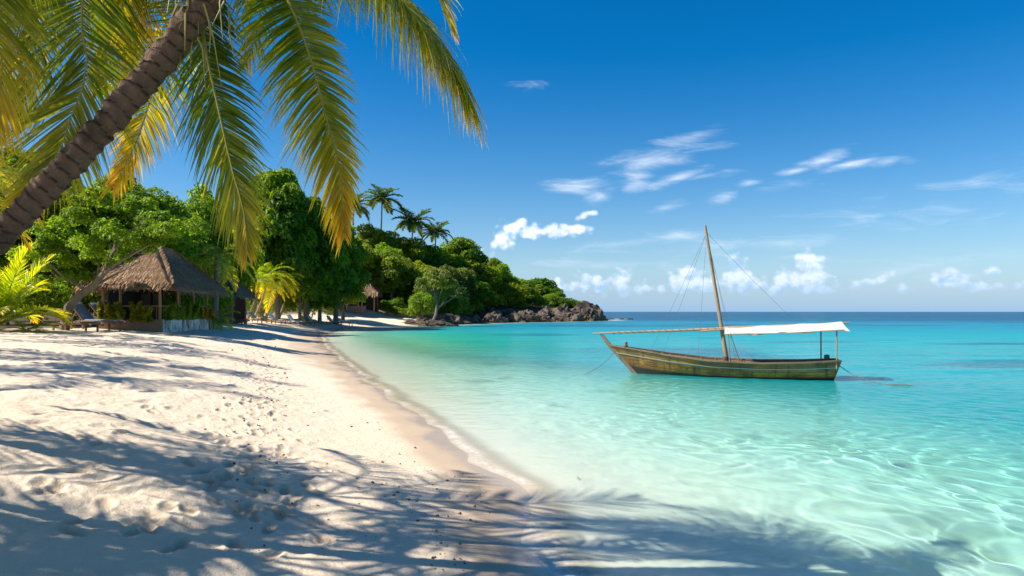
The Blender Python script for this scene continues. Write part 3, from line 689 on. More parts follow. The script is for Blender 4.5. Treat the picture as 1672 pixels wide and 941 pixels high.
M_CANVAS = plain('white_canvas', (.56, .52, .47), .85, (.44, .40, .35), 2.5)
M_STRIPE = plain('faded_pale_paint', (.30, .40, .34), .6, (.30, .33, .25), 5)
M_MOTOR = plain('dark_metal', (.05, .06, .07), .35)
def hull_mat():
    m, t, surf = newmat('hull_planks'); o = t.obj(); u = t.attr('tint')
    n = t.noise(t.vscale(o, (1, 7, 12)), 2.2, 6, .65, .5); n2 = t.noise(t.vscale(o, (.5, 1, 1)), 1.8, 5, .65); n3 = t.noise(t.vscale(o, (1, 6, 14)), 11, 4, .6)
    c = t.mix(t.ss(n, .3, .7), (.27, .10, .018), (.56, .26, .055)); c = t.mix(t.m('MULTIPLY', t.ss(n2, .44, .62), .8), c, (.13, .062, .02)); c = t.mix(t.m('MULTIPLY', t.ss(t.noise(t.vscale(o, (6, 1, .7)), 1.6, 4, .6), .52, .66), .6), c, (.05, .033, .015)); c = t.mix(t.m('MULTIPLY', t.ss(n3, .58, .72), .6), c, (.06, .038, .016))
    pl = t.m('FRACT', t.m('MULTIPLY', u, 8.0)); seam = t.m('MAXIMUM', t.m('SUBTRACT', 1.0, t.ss(pl, 0.0, .09)), t.ss(pl, .93, 1.0))
    c = t.mix(t.m('MULTIPLY', seam, .9), c, (.03, .02, .012))
    tone = t.noise(t.m('FLOOR', t.m('MULTIPLY', u, 8.0)), 7.3, 0)
    c = t.mix(t.m('MULTIPLY', t.ss(u, .50, .34), 1.0), c, (.035, .03, .02))
    c = t.mix(t.m('MULTIPLY', t.ss(u, .80, .84), .45), c, (.14, .10, .045))
    bn = t.bump(t.m('SUBTRACT', t.m('MULTIPLY', n3, .4), t.m('MULTIPLY', seam, .8)), .5, .015)
    t.l.new(principled(t, c, .5, bn, Specular_IOR_Level=.35), surf); return m
M_HULL = hull_mat()
def make_boat():
    root = tag(empty('sailing_boat', (8.15, 25.4, 0), R(161.5)), 'old wooden sailing boat with bare mast and white canopy, moored in turquoise water', 'boat')
    NS, NU = 44, 18
    def sec(s, u, inset=0.0):
        """s 0 stern .. 1 bow, u 0 keel .. 1 gunwale"""
        x0 = -3.45 + 6.95 * s
        sheer = np.interp(s, [0, .15, .35, .6, .8, .92, 1], [.68, .60, .555, .60, .78, .95, 1.08]); keel = -.34 + .12 * s ** 6 + .06 * (1 - s) ** 3
        hb = .93 * (1 - abs((s - .40) / .60) ** 2.6) if s > .40 else .93 - .38 * ((.40 - s) / .40) ** 2
        hb = max(hb, .035)
        full = .42 + .30 * s ** 2
        f = (u ** full) * (1 + .06 * math.sin(math.pi * u))
        z = keel + (sheer - keel) * u
        rake = .92 * s ** 5 * (z - keel * .2) - .16 * (1 - s) ** 6 * z * 2
        return (x0 + rake, max(hb * f - inset, .012), z)
    def shell(side, inset, drop=0):
        v = []; tt = []
        for i in range(NS + 1):
            for j in range(NU + 1):
                x, y, z = sec(i / NS, j / NU, inset * min(1, j / 3)); v.append((x, side * y, z + (inset * .6 if j < NU else 0) - (drop if j == NU else 0))); tt.append(j / NU)
        f = [(i * (NU + 1) + j, (i + 1) * (NU + 1) + j, (i + 1) * (NU + 1) + j + 1, i * (NU + 1) + j + 1) for i in range(NS) for j in range(NU)]
        return v, f, tt
    mb = MB()
    for side in (1, -1):
        v, f, tt = shell(side, 0); n = len(mb.v); mb.add(v, f); mb.t[n:] = tt
    # transom
    n = len(mb.v); vs = []; tt = []
    for j in range(NU + 1):
        x, y, z = sec(0, j / NU); vs += [(x, y, z), (x, -y, z)]; tt += [j / NU] * 2
    mb.add(vs, [(2 * j, 2 * j + 1, 2 * j + 3, 2 * j + 2) for j in range(NU)]); mb.t[n:] = tt
    hull = mb.build('hull', M_HULL, root)
    mb = MB()
    for side in (1, -1):
        v, f, tt = shell(side, .05, .004); mb.add(v, f)
    vs = []
    for j in range(NU + 1):
        x, y, z = sec(0, j / NU, .05); vs += [(x + .05, y, z), (x + .05, -y, z)]
    mb.add(vs, [(2 * j, 2 * j + 1, 2 * j + 3, 2 * j + 2) for j in range(NU)]); mb.build('inner_planking', M_INNER, root)
    for side in (1, -1):      # gunwale and faded painted rubbing strake
        mb = MB(); P1 = [sec(i / 40, 1) for i in range(41)]
        pts = [Vector((x, side * (y - .02), z + .012)) for x, y, z in P1]; vs = []; fs = []
        for p in pts:
            o = 1 if side > 0 else -1
            vs += [p + Vector((0, .055 * o, -.03)), p + Vector((0, .055 * o, .022)), p + Vector((0, -.06 * o, .022)), p + Vector((0, -.06 * o, -.03))]
        for i in range(40):
            for k in range(4): fs.append((4 * i + k, 4 * i + (k + 1) % 4, 4 * i + 4 + (k + 1) % 4, 4 * i + 4 + k))
        fs += [(0, 1, 2, 3), (160, 163, 162, 161)]; mb.add(vs, fs); mb.build('gunwale', M_RAIL, root, smooth=False)
        mb = MB(); vs = []; fs = []
        for i in range(41):
            a = sec(i / 40, .735 + .02 * (i / 40)); b = sec(i / 40, .775 + .015 * (i / 40))
            vs += [(a[0], side * (a[1] + .004), a[2]), (a[0], side * (a[1] + .024), a[2] + .004), (b[0], side * (b[1] + .024), b[2] - .004), (b[0], side * (b[1] + .004), b[2])]
        for i in range(40):
            for k in range(3): fs.append((4 * i + k, 4 * i + k + 1, 4 * i + 5 + k, 4 * i + 4 + k))
        mb.add(vs, fs); mb.build('rubbing_strake', M_STRIPE, root, smooth=False)
    mb = MB(); st = [sec(1, u) for u in (0, .25, .5, .75, 1)]
    path = [Vector((p[0] + .02, 0, p[2])) for p in st] + [Vector((st[-1][0] + .34, 0, 1.50))]
    vs = []; fs = []
    for i, p in enumerate(path):
        h = .05 if i < 5 else .04; l = .10 if i < 5 else .07
        vs += [p + Vector((-l, h, 0)), p + Vector((l, h * .6, 0)), p + Vector((l, -h * .6, 0)), p + Vector((-l, -h, 0))]
    for i in range(len(path) - 1):
        for k in range(4): fs.append((4 * i + k, 4 * i + (k + 1) % 4, 4 * i + 4 + (k + 1) % 4, 4 * i + 4 + k))
    fs += [(0, 1, 2, 3), (20, 21, 22, 23)]; mb.add(vs, fs); mb.build('stem_post', M_RAIL, root, smooth=False, bevel=.008)
    for x in (-2.7, -1.3, .55, 1.8):      # thwarts
        s = (x + 3.45) / 6.95; p = sec(s, .80); mb = MB(); mb.box((x, 0, p[2]), (.24, 2 * p[1] - .10, .045)); mb.build('thwart', M_INNER, root, bevel=.006)
    for i in range(12):
        s = .07 + i * .072
        for side in (1, -1):
            mb = MB(); mb.tube([Vector((a[0], side * a[1], a[2])) for a in (sec(s, u, .07) for u in (.25, .45, .65, .82, .985))], .022, 5); mb.build('rib', M_RAIL, root)
    mb = MB(); mb.box((-.2, 0, -.02), (4.6, 1.0, .03)); mb.build('bottom_boards', M_INNER, root, smooth=False)
    fx = sec(.9, .93); mb = MB(); mb.box((fx[0] - .35, 0, fx[2] - .05), (.9, .62, .035)); mb.build('foredeck', M_RAIL, root, bevel=.005)
    mb = MB(); top = Vector((.93, 0, 5.63)); mb.tube([(.08, 0, -.15), (.22, 0, 1.0), (.48, 0, 2.7), (.74, 0, 4.4), top], [.085, .08, .068, .055, .045], 12); mast = mb.build('mast', M_POLE, root)
    for z in (.62, 1.70):
        mb = MB(); mb.tube([Vector((.10 + z * .155, 0, z + .12 * a / 25)) + Vector((math.cos(a) * .092, math.sin(a) * .092, 0)) for a in np.linspace(0, 25, 50)], .014, 5); mb.build('rope_lashing', M_ROPE, mast)
    # yard carried fore and aft, in two lashed lengths
    mb = MB(); mb.tube([(5.22, .02, 1.53), (3.9, .05, 1.60), (2.4, .07, 1.66), (.9, .10, 1.735), (.1, .11, 1.79)], [.028, .038, .045, .05, .05], 9); mb.tube([(1.1, .17, 1.66), (-.4, .12, 1.80)], [.035, .03], 8)
    yard = mb.build('yard', M_SPAR, root)
    mb = MB(); mb.tube([(.3, .10, 1.80), (-1.2, .03, 1.86), (-2.8, .0, 1.93), (-3.98, 0, 2.01)], [.045, .045, .04, .025], 9); mb.build('ridge_pole', M_SPAR, root)
    mb = MB(); gr = random.Random(3)
    mb.tube([Vector((.3 + a * .041, .105 - a * .0005, 1.775 - a * .0019) if 0 else (.3 + a * .041, .105 - a * .0007 + math.cos(a) * .054, 1.777 - a * .00195 + math.sin(a) * .054)) for a in np.linspace(0, 100, 800)], .010, 4)
    mb.build('furled_lashing', M_ROPE, yard)
    # canopy: a white sheet slung over the pole
    nx, ny = 40, 16; v = []; f = []
    for i in range(nx + 1):
        q = i / nx; x = .22 - 3.95 * q
        for j in range(ny + 1):
            w = j / ny * 2 - 1; half = .62 + .05 * q
            edge = .030 * math.sin(q * 17) * abs(w) ** 2 + .014 * math.sin(q * 41 + 1) * abs(w)
            z = 1.845 + .15 * q + .055 * q * q - (.30 - .02 * q) * abs(w) ** 1.35 - .045 * math.sin(math.pi * (q * 3 % 1)) * (1 - abs(w)) * .6 + edge
            v.append((x - .18 * q * abs(w) ** 2 * (1 if w > 0 else .2), w * half, z))
    n = len(v); v += [(a, b, c - .012) for a, b, c in v]; k = ny + 1
    for i in range(nx):
        for j in range(ny):
            f += [(i * k + j, i * k + j + 1, (i + 1) * k + j + 1, (i + 1) * k + j), (n + i * k + j, n + (i + 1) * k + j, n + (i + 1) * k + j + 1, n + i * k + j + 1)]
    for i in range(nx):
        f += [(i * k, (i + 1) * k, n + (i + 1) * k, n + i * k), (i * k + ny, n + i * k + ny, n + (i + 1) * k + ny, (i + 1) * k + ny)]
    for j in range(ny): f += [(j, n + j, n + j + 1, j + 1), (nx * k + j, nx * k + j + 1, n + nx * k + j + 1, n + nx * k + j)]
    mb = MB(); mb.add(v, f); can = mb.build('canopy', M_CANVAS, root)
    mb = MB(); mb.tube([(.25, .62, 1.575), (-1.8, .65, 1.63), (-3.72, .69, 1.77)], .018, 6); mb.tube([(.25, -.62, 1.575), (-1.8, -.65, 1.63), (-3.72, -.69, 1.77)], .018, 6); mb.build('batten', M_SPAR, can)
    for a, b in (((-3.12, -.55, .5), (-3.12, -.60, 1.74)), ((-3.50, .58, .40), (-3.50, .60, 1.77)), ((-.30, -.80, .5), (.05, -.56, 1.62)), ((.0, .05, .1), (.10, .40, 1.66))):
        mb = MB(); mb.tube([a, b], [.026 if a[0] < -1 else .016] * 2, 8); mb.build('canopy_post', M_POLE, root)
    rig = [((.88, .0, 5.35), (2.55, -.60, .80)), ((.88, 0, 5.35), (2.9, .52, .88)), ((.88, 0, 5.32), (1.15, .88, .62)), ((.88, 0, 5.3), (-.25, .92, .57)), ((.86, 0, 5.2), (-.15, -.92, .57)),
           ((.90, 0, 5.4), (-2.3, 0, 1.93)), ((.80, 0, 4.8), (.06, .2, .6))]
    for a, b in rig:
        a, b = Vector(a), Vector(b); mb = MB(); mb.tube([a, a.lerp(b, .5) - Vector((0, 0, .05 if a.x > 0 else 0)), b], .0048, 5, cap=False); mb.build('stay_rope', M_ROPE, root)
    mb = MB(); mb.tube([(-3.62, .1, .50), (-4.0, .5, .22), (-4.5, 1.1, .05), (-4.9, 1.5, -.01)], .012, 6); mb.tube([(-4.85, 1.45, .0), (-5.4, 1.7, .035), (-5.9, 1.9, -.03)], .016, 6); mb.build('mooring_rope', M_ROPE, root)
    mb = MB(); mb.tube([(4.2, .06, 1.0), (4.55, .3, .55), (4.9, .6, .22), (5.4, .9, -.05)], .009, 5); mb.build('anchor_line', M_ROPE, root)
    mb = MB(); mb.box((-3.28, -.25, .74), (.20, .15, .22), taper=.8); mb.box((-3.34, -.25, .5), (.07, .08, .4)); mb.build('small_motor', M_MOTOR, root, bevel=.02)
    mb = MB(); mb.box((3.9, .0, 1.06), (.07, .5, .06)); mb.box((3.9, .14, 1.12), (.06, .06, .18)); mb.box((3.9, -.14, 1.12), (.06, .06, .18)); mb.build('mooring_bitt', M_INNER, root, bevel=.006)
    mb = MB(); gr = random.Random(8)
    for k in range(3): mb.tube([Vector((-.75 + math.cos(a) * (.2 - .02 * k), .15 + math.sin(a) * (.16 - .02 * k), .49 + .03 * k)) for a in np.linspace(0, 6.28, 15)], .018, 5, cap=False)
    mb.build('rope_coil', M_ROPE, root)
make_boat()
# ------------------------------------------------------------------ thatched pavilion and huts
def thatch_mat():
    m, t, surf = newmat('thatch'); o = t.obj(); ti = t.attr('tint')
    c = t.ramp(ti, [(0, (.09, .055, .035)), (.4, (.25, .15, .085)), (.75, (.43, .275, .165)), (1, (.64, .46, .31))])
    c = t.mix(t.m('MULTIPLY', t.ss(t.noise(o, 1.6, 4, .6), .5, .75), .5), c, (.12, .09, .075))
    t.l.new(principled(t, c, .9, Specular_IOR_Level=.1), surf); return m
M_THATCH = thatch_mat()
M_STONE = plain('brown_stone_wall', (.30, .20, .12), .85, (.18, .115, .07), 2.5, .4)
def white_wall_mat():
    m, t, surf = newmat('weathered_whitewash'); o = t.obj()
    n = t.noise(o, 1.4, 5, .65); n2 = t.noise(t.vscale(o, (1, 1, .35)), 1.5, 5, .65)
    c = t.mix(t.ss(n, .45, .58), (.70, .65, .57), (.42, .36, .29)); c = t.mix(t.m('MULTIPLY', t.ss(n2, .50, .60), .85), c, (.15, .105, .07))
    t.l.new(principled(t, c, .85, t.bump(n, .5, .04)), surf); return m
M_WHITE = white_wall_mat()
M_POST = wood_mat('post_timber', (.26, .145, .075), (.38, .22, .12), (.12, .065, .035), (8, 8, 1))
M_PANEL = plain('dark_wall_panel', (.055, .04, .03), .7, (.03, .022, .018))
M_DOOR = plain('grey_door', (.16, .15, .14), .6, (.11, .10, .09))
M_DECK = plain('terrace_floor', (.28, .21, .15), .8, (.20, .15, .11))
def roof_mesh(x0, x1, y0, y1, ze, rx0, rx1, ry0, ry1, zr, seed, rows=13, dens=22, straw=.5, sw=.048, tier=None):
    """hipped thatch: four slopes of overlapping ragged courses of straw over a solid core"""
    g = np.random.default_rng(seed); mb = MB(); mb.cur = .25
    E = [Vector((x0, y0, ze)), Vector((x1, y0, ze)), Vector((x1, y1, ze)), Vector((x0, y1, ze))]
    T = [Vector((rx0, ry0, zr)), Vector((rx1, ry0, zr)), Vector((rx1, ry1, zr)), Vector((rx0, ry1, zr))]
    faces = [(E[i], E[(i + 1) % 4], T[(i + 1) % 4], T[i]) for i in range(4)]
    dn = Vector((0, 0, -.16))
    vs = [p + Vector((0, 0, -.06)) for p in E + T] + [p + dn for p in E + T]
    fs = [(0, 1, 5, 4), (1, 2, 6, 5), (2, 3, 7, 6), (3, 0, 4, 7), (4, 5, 6, 7), (8, 12, 13, 9), (9, 13, 14, 10), (10, 14, 15, 11), (11, 15, 12, 8), (12, 15, 14, 13), (0, 8, 9, 1), (1, 9, 10, 2), (2, 10, 11, 3), (3, 11, 8, 0)]
    mb.add(vs, fs); V = []; F_ = []; TT = []
    for a, b, c, d in faces:
        wdir = (b - a).normalized(); slope = ((d + c) / 2 - (a + b) / 2); L = slope.length; sd_ = slope.normalized(); N = wdir.cross(sd_).normalized()
        if N.z < 0: N = -N
        for r in range(rows):
            q0 = r / rows; lo = a.lerp(d, q0); hi = b.lerp(c, q0); wl = (hi - lo).length
            n = int(wl * dens) + 3; cl = float(g.normal(0, .06))
            for k in range(n):
                p = lo.lerp(hi, min(max((k + g.uniform(-.5, .5)) / n, 0), 1)); ln = straw * g.uniform(.7, 1.35); lift = .035 + .05 * g.random()
                tip = p - sd_ * (ln * (.30 if r else .75)) * g.uniform(.3, 1.35) + wdir * g.normal(0, .05) + N * lift + (Vector((0, 0, -.22 * g.random())) if r == 0 else Vector((0, 0, 0)))
                root_ = p + sd_ * ln + N * .012; w = wdir * sw * g.uniform(.5, 1.2) / 2
                i = len(V); V += [root_ - w, root_ + w, tip + w * .6, tip - w * .6]; F_.append((i, i + 1, i + 2, i + 3)); tt = float(np.clip(.5 + cl + g.normal(0, .24), 0, 1)); TT += [tt * .8, tt * .8, tt, tt]
    i = len(mb.v); mb.add(V, F_); mb.t[i:] = TT
    # ridge cap
    if (T[3] - T[0]).length > .6 or (T[1] - T[0]).length > .6:
        mb.cur = .62; a = (T[0] + T[1]) / 2; b = (T[2] + T[3]) / 2
        if (T[1] - T[0]).length > (T[3] - T[0]).length: a = (T[0] + T[3]) / 2; b = (T[1] + T[2]) / 2
        mb.tube([a + Vector((0, 0, .02)), a.lerp(b, .5) + Vector((0, 0, -.03)), b + Vector((0, 0, .02))], .13, 8)
    return mb
def pavilion():
    z0 = gz(-20.5, 40)
    root = tag(empty('thatched_pavilion', (-19.5, 38, z0), R(6.9)), 'open beach pavilion with brown palm thatch roof and whitewashed side wall, behind the wooden loungers', 'pavilion')
    W, D, B = 3.3, 8.4, .66
    roof_mesh(-W - .7, .85, -.85, D + .85, 2.52, -2.05, -1.15, 2.5, 5.6, 4.72, 5, 17, 44).build('thatch_roof', M_THATCH, root, smooth=False)
    roof_mesh(-W - .25, .10, .55, D, 3.36, -2.0, -1.2, 2.65, 5.5, 4.80, 6, 9, 38).build('upper_thatch', M_THATCH, root, smooth=False)
    mb = MB(); mb.box((-W / 2, .11, B / 2 - .15), (W, .22, B + .3)); mb.build('front_wall', M_STONE, root, bevel=.015)
    mb = MB(); mb.box((-.115, D / 2 + .002, B / 2 - .15), (.25, D - .45, B + .32)); mb.build('side_wall', M_WHITE, root, bevel=.02)
    mb = MB(); mb.box((-.08, D - .05, B / 2 - .15), (.34, .34, B + .36)); mb.build('corner_pier', M_STONE, root, bevel=.02)
    mb = MB(); mb.box((-W / 2, D / 2, B - .22), (W - .3, D - .4, .12)); mb.build('floor', M_DECK, root, smooth=False)
    for x, y in ((-.16, .16), (-.16, 2.9), (-.16, 5.6), (-.16, D - .16), (-W + .16, .16), (-W + .75, .9), (-W + .16, D - .16), (-1.9, D - .2)):
        mb = MB(); mb.tube([(x, y, B - .25), (x + .02, y, 1.6), (x, y, 2.75)], [.085, .08, .075], 9); mb.build('post', M_POST, root)
    for a, b in (((-W, .1, 2.42), (.0, .1, 2.42)), ((-.12, 0, 2.40), (-.12, D, 2.40)), ((-W + .1, 0, 2.40), (-W + .1, D, 2.40)), ((-W, D - .1, 2.42), (0, D - .1, 2.42))):
        mb = MB(); mb.tube([a, b], .075, 8); mb.build('roof_beam', M_POST, root)
    for a, b in (((-W, .14, 1.42), (-.1, .14, 1.42)), ((-.14, .1, 1.42), (-.14, D, 1.42))):
        mb = MB(); mb.tube([a, Vector(a).lerp(Vector(b), .5), b], .045, 7); mb.build('handrail', M_POST, root)
    for k in range(5):
        mb = MB(); x = -W + .5 + k * .62; mb.tube([(x, .14, B), (x, .14, 1.42)], .022, 6); mb.build('baluster', M_POST, root)
    for k in range(8):
        mb = MB(); y = .9 + k * .92; mb.tube([(-.14, y, B), (-.14, y, 1.42)], .022, 6); mb.build('baluster', M_POST, root)
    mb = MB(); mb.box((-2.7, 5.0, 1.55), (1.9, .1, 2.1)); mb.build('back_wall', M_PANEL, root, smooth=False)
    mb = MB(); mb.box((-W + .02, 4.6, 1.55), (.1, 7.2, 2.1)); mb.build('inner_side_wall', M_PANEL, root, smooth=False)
    for x in (-2.75, -2.05):
        mb = MB(); mb.box((x, 4.92, 1.35), (.52, .05, 1.7)); mb.build('door', M_DOOR, root, bevel=.01)
pavilion()
def hut(name, px, d, w, dd, eave, zr, label, rz=0, seed=0, counter=True, posts=((0, 0), (1, 0), (1, 1), (0, 1)), group=None):
    x = XA(px, d); z0 = gz(x, d)
    root = tag(empty(name, (x, d, z0), R(rz)), label, 'beach hut', group)
    a, b = w / 2, dd / 2
    roof_mesh(-a - .8, a + .8, -b - .8, b + .8, eave, -.35, .35, -.2, .2, zr, seed, 9, 12, .6, .10).build('thatch_roof', M_THATCH, root, smooth=False)
    for u, v in posts:
        mb = MB(); X, Y = -a + w * u, -b + dd * v; mb.tube([(X, Y, -.2), (X + .05, Y, eave * .6), (X, Y, eave + .2)], [.13, .11, .10], 8); mb.build('post', M_POST, root)
    if counter:
        mb = MB(); mb.box((-a * .15, -b + .25, .5), (w * .62, .35, 1.0)); mb.build('counter', M_DOOR, root, bevel=.01)
        mb = MB(); mb.box((-a * .15, -b + .25, 1.03), (w * .68, .5, .06)); mb.build('counter_top', M_POST, root, bevel=.01)
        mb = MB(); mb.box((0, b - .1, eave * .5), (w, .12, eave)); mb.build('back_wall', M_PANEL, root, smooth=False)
    return root
hut('beach_hut', 358, 66, 3.6, 4.4, 2.6, 5.0, 'dark thatched hut half hidden behind the yellow palms next to the pavilion', 6, 11)
hut('beach_hut', 588, 124, 5.6, 5, 3.05, 6.3, 'thatched beach bar hut with pale posts, right of the two far ones', 4, 12, posts=((0, 0), (.5, 0), (.62, 0), (1, 0), (1, 1), (0, 1)))
hut('beach_hut', 553, 122, 4.2, 4.2, 2.95, 5.4, 'smaller dark thatched hut, left of the far beach bar', -4, 13)

# ------------------------------------------------------------------ loungers
def cloth_mat(name, a, b, stripe=0):
    m, t, surf = newmat(name); o = t.obj(); n = t.noise(o, 30, 3, .6)
    c = t.mix(n, a, tuple(x * .8 for x in a))
    if stripe:
        sp = t.node('ShaderNodeSeparateXYZ'); t.put(sp.inputs[0], o)
        c = t.mix(t.ss(t.m('FRACT', t.m('MULTIPLY', sp.outputs[1], 6.0)), .47, .53), c, b)
    t.l.new(principled(t, c, .85), surf); return m
CLOTH = {'greyblue': cloth_mat('grey_blue_sling', (.17, .22, .28), 0), 'white': cloth_mat('white_sling', (.62, .66, .70), 0), 'stripe': cloth_mat('blue_striped_sling', (.50, .58, .64), (.10, .22, .34), 1),
         'yellow': cloth_mat('ochre_sling', (.52, .33, .06), 0), 'green': cloth_mat('green_striped_sling', (.50, .42, .10), (.08, .30, .27), 1), 'brown': cloth_mat('brown_sling', (.24, .12, .07), 0), 'bluewhite': cloth_mat('blue_towelling', (.38, .47, .62), (.6, .65, .7), 1)}
M_LWOOD = wood_mat('lounger_timber', (.20, .105, .06), (.33, .19, .115), (.09, .045, .028), (1, 8, 8))
def lounger_kit(ang):
    kit = []; hz = .30; Lb = .82; ca, sa = math.cos(R(ang)), math.sin(R(ang))
    mb = MB()
    for s in (1, -1): mb.box((.18, s * .31, hz), (1.75, .05, .075)); mb.box((1.12, s * .31, hz - .03), (.16, .055, .09), ry=R(24))
    for x in (-.68, .2, 1.02): mb.box((x, 0, hz), (.06, .57, .05))
    kit.append(('frame', mb.build('frame', M_LWOOD, smooth=False, bevel=.008)))
    for x in (-.6, .92):
        for s in (1, -1):
            mb = MB(); mb.box((x, s * .285, hz / 2 - .045), (.07, .05, hz + .02), taper=1.15); kit.append(('leg', mb.build('leg', M_LWOOD, smooth=False, bevel=.006)))
    mb = MB()
    pts = [Vector((-.12 - q * Lb * ca, 0, hz + .05 + q * Lb * sa)) for q in (0, .5, 1)]
    for s in (1, -1): mb.tube([p + Vector((0, s * .29, 0)) for p in pts], .028, 6)
    mb.tube([pts[-1] + Vector((0, -.29, 0)), pts[-1] + Vector((0, .29, 0))], .028, 6)
    kit.append(('backrest_frame', mb.build('backrest_frame', M_LWOOD)))
    def slab(name, c, th=.05, wd=.52):
        mb = MB(); n = len(c); vs = []; fs = []
        for i, p in enumerate(c):
            d = (c[min(i + 1, n - 1)] - c[max(i - 1, 0)]).normalized(); up = Vector((0, 1, 0)).cross(d); up = up if up.z > 0 else -up
            vs += [p + Vector((0, wd / 2, 0)), p + Vector((0, -wd / 2, 0)), p + Vector((0, -wd / 2 + .02, 0)) + up * th, p + Vector((0, wd / 2 - .02, 0)) + up * th]
        for i in range(n - 1):
            for k in range(4): fs.append((4 * i + k, 4 * i + (k + 1) % 4, 4 * i + 4 + (k + 1) % 4, 4 * i + 4 + k))
        fs += [(0, 1, 2, 3), (4 * n - 1, 4 * n - 2, 4 * n - 3, 4 * n - 4)]; mb.add(vs, fs)
        return (name, mb.build(name, CLOTH['white'], bevel=.008))
    kit.append(slab('backrest', [Vector((-.12 - q * Lb * ca, 0, hz + .07 + q * Lb * sa - .03 * math.sin(math.pi * q))) for q in np.linspace(0, 1, 6)]))
    kit.append(slab('seat', [Vector((-.10 + q * 1.2, 0, hz + .045 - .012 * math.sin(math.pi * q))) for q in np.linspace(0, 1, 5)]))
    for s in (.2, -.2):
        mb = MB(); mb.tube([pts[-1].lerp(pts[0], .4) + Vector((0, s, -.02)), Vector((-.72, s, hz))], .018, 5); kit.append(('support_strut', mb.build('support_strut', M_LWOOD)))
    out = [(n, o.data) for n, o in kit]
    for n, o in kit: bpy.data.objects.remove(o)
    return out
KIT = {a: lounger_kit(a) for a in (38, 50)}
def lounger(px, py, rz, cloth, label, group, ang=38, sc=1.0, d=None):
    p = on_ground(px, py)
    if d is not None: p = Vector((XA(px, d), d, gz(XA(px, d), d)))
    root = tag(empty('sun_lounger', p, R(rz)), label, 'sun lounger', group); root.scale = (sc, sc, sc)
    for n, me in KIT[ang]:
        o = link(n, me, root)
        if n in ('backrest', 'seat'): o.material_slots[0].link = 'OBJECT'; o.material_slots[0].material = CLOTH[cloth]
GA = 'wooden loungers in front of the pavilion'
lounger(118, 541, -12, 'brown', 'low bare brown lounger beside the bushy young palm, leftmost of the front loungers', GA, 38, 1.25)
lounger(150, 539, -8, 'greyblue', 'wooden lounger with grey-blue sling, nearest the sand of the front group', GA, 50, 1.45)
lounger(178, 535.5, -6, 'greyblue', 'wooden lounger with grey-blue sling, in the middle of the front group', GA, 50, 1.45)
lounger(204, 532.5, -4, 'white', 'wooden lounger with pale worn backrest against the pavilion front wall', GA, 50, 1.45)
GB = 'loungers along the back of the beach'
for px, d, rz, c, lab, an in [
    (352, 62, -14, 'brown', 'low reddish brown lounger just past the white pavilion wall', 38), (382, 66, -16, 'brown', 'reddish brown lounger at the foot of the yellow palm trunk', 50),
    (417, 75, -20, 'green', 'lounger with green and ochre striped sling by the leaning palms', 50), (433, 77, -20, 'yellow', 'lounger with ochre yellow sling between the leaning palms', 50),
    (449, 79, -20, 'bluewhite', 'lounger with blue and white towelling right of the ochre one', 50), (480, 83, -20, 'white', 'lounger with plain white sling under the slim leaning trunk', 50),
    (499, 88, -22, 'yellow', 'brown lounger with small ochre backrest left of the blue striped one', 50), (511, 90, -22, 'stripe', 'lounger with blue striped sling at the middle of the bay', 50),
    (543, 98, -22, 'stripe', 'blue striped lounger left of the last one by the far hut', 50), (562, 101, -22, 'bluewhite', 'last pale blue lounger, closest to the far beach bar', 38)]:
    lounger(px, 0, rz, c, lab, GB, an, 1.25, d)
# ------------------------------------------------------------------ rocks
def rock_mat():
    m, t, surf = newmat('dark_rock'); o = t.obj(); p = t.pos()
    n = t.noise(o, 1.1, 6, .65); n2 = t.noise(o, 4.5, 5, .7); n3 = t.noise(t.vscale(p, (.4, .4, 2.2)), 1.1, 4, .6)
    c = t.mix(t.ss(n, .35, .65), (.034, .026, .02), (.15, .11, .078)); c = t.mix(t.m('MULTIPLY', t.ss(n2, .52, .7), .75), c, (.025, .02, .018))
    c = t.mix(t.m('MULTIPLY', t.ss(n3, .56, .72), .5), c, (.30, .22, .16))
    sp = t.node('ShaderNodeSeparateXYZ'); t.put(sp.inputs[0], p)
    tide = t.m('SUBTRACT', 1.0, t.ss(t.m('ADD', sp.outputs[2], t.m('MULTIPLY_ADD', n2, .7, -.35)), .35, .75))
    c = t.mix(t.m('MULTIPLY', tide, .8), c, (.12, .085, .04))
    t.l.new(principled(t, c, .8, t.bump(t.m('ADD', n2, t.m('MULTIPLY', n, .6)), .9, .18), Specular_IOR_Level=.25), surf); return m
M_ROCK = rock_mat()
def rock_mesh(seed, flat=.7, rough=.34, sub=4):
    bm = bmesh.new(); bmesh.ops.create_icosphere(bm, subdivisions=sub, radius=1); co_ = np.array([v.co[:] for v in bm.verts])
    n = (fbm(co_[:, 0] * 1.5 + co_[:, 2] * .9 + seed * 7, co_[:, 1] * 1.5 - co_[:, 2] * 1.3, seed, 3) - .5) * 2 * rough * 1.2
    rid = np.abs(fbm(co_[:, 0] * 2.6 + 5 + seed, co_[:, 1] * 2.6 + co_[:, 2] * 3.4, seed + 9, 3) - .5) * 2
    st = (fbm(co_[:, 0] * 6, co_[:, 1] * 6 + co_[:, 2] * 9, seed + 20, 3) - .5) * .22
    r = 1 + n - .20 * (1 - np.clip(rid * 3, 0, 1)) + st * .6; co_ = co_ * r[:, None]; co_[:, 2] = np.where(co_[:, 2] > 0, co_[:, 2] ** 1.0 * flat, co_[:, 2] * .6)
    for v, c in zip(bm.verts, co_): v.co = c
    me = bpy.data.meshes.new('boulder'); bm.to_mesh(me); bm.free(); me.materials.append(M_ROCK)
    me.polygons.foreach_set('use_smooth', [True] * len(me.polygons)); me.set_sharp_from_angle(angle=R(30)); return me
ROCKS = [rock_mesh(i, .72 + .1 * (i % 3)) for i in range(6)]; FLATR = [rock_mesh(20 + i, .5, .5) for i in range(3)]
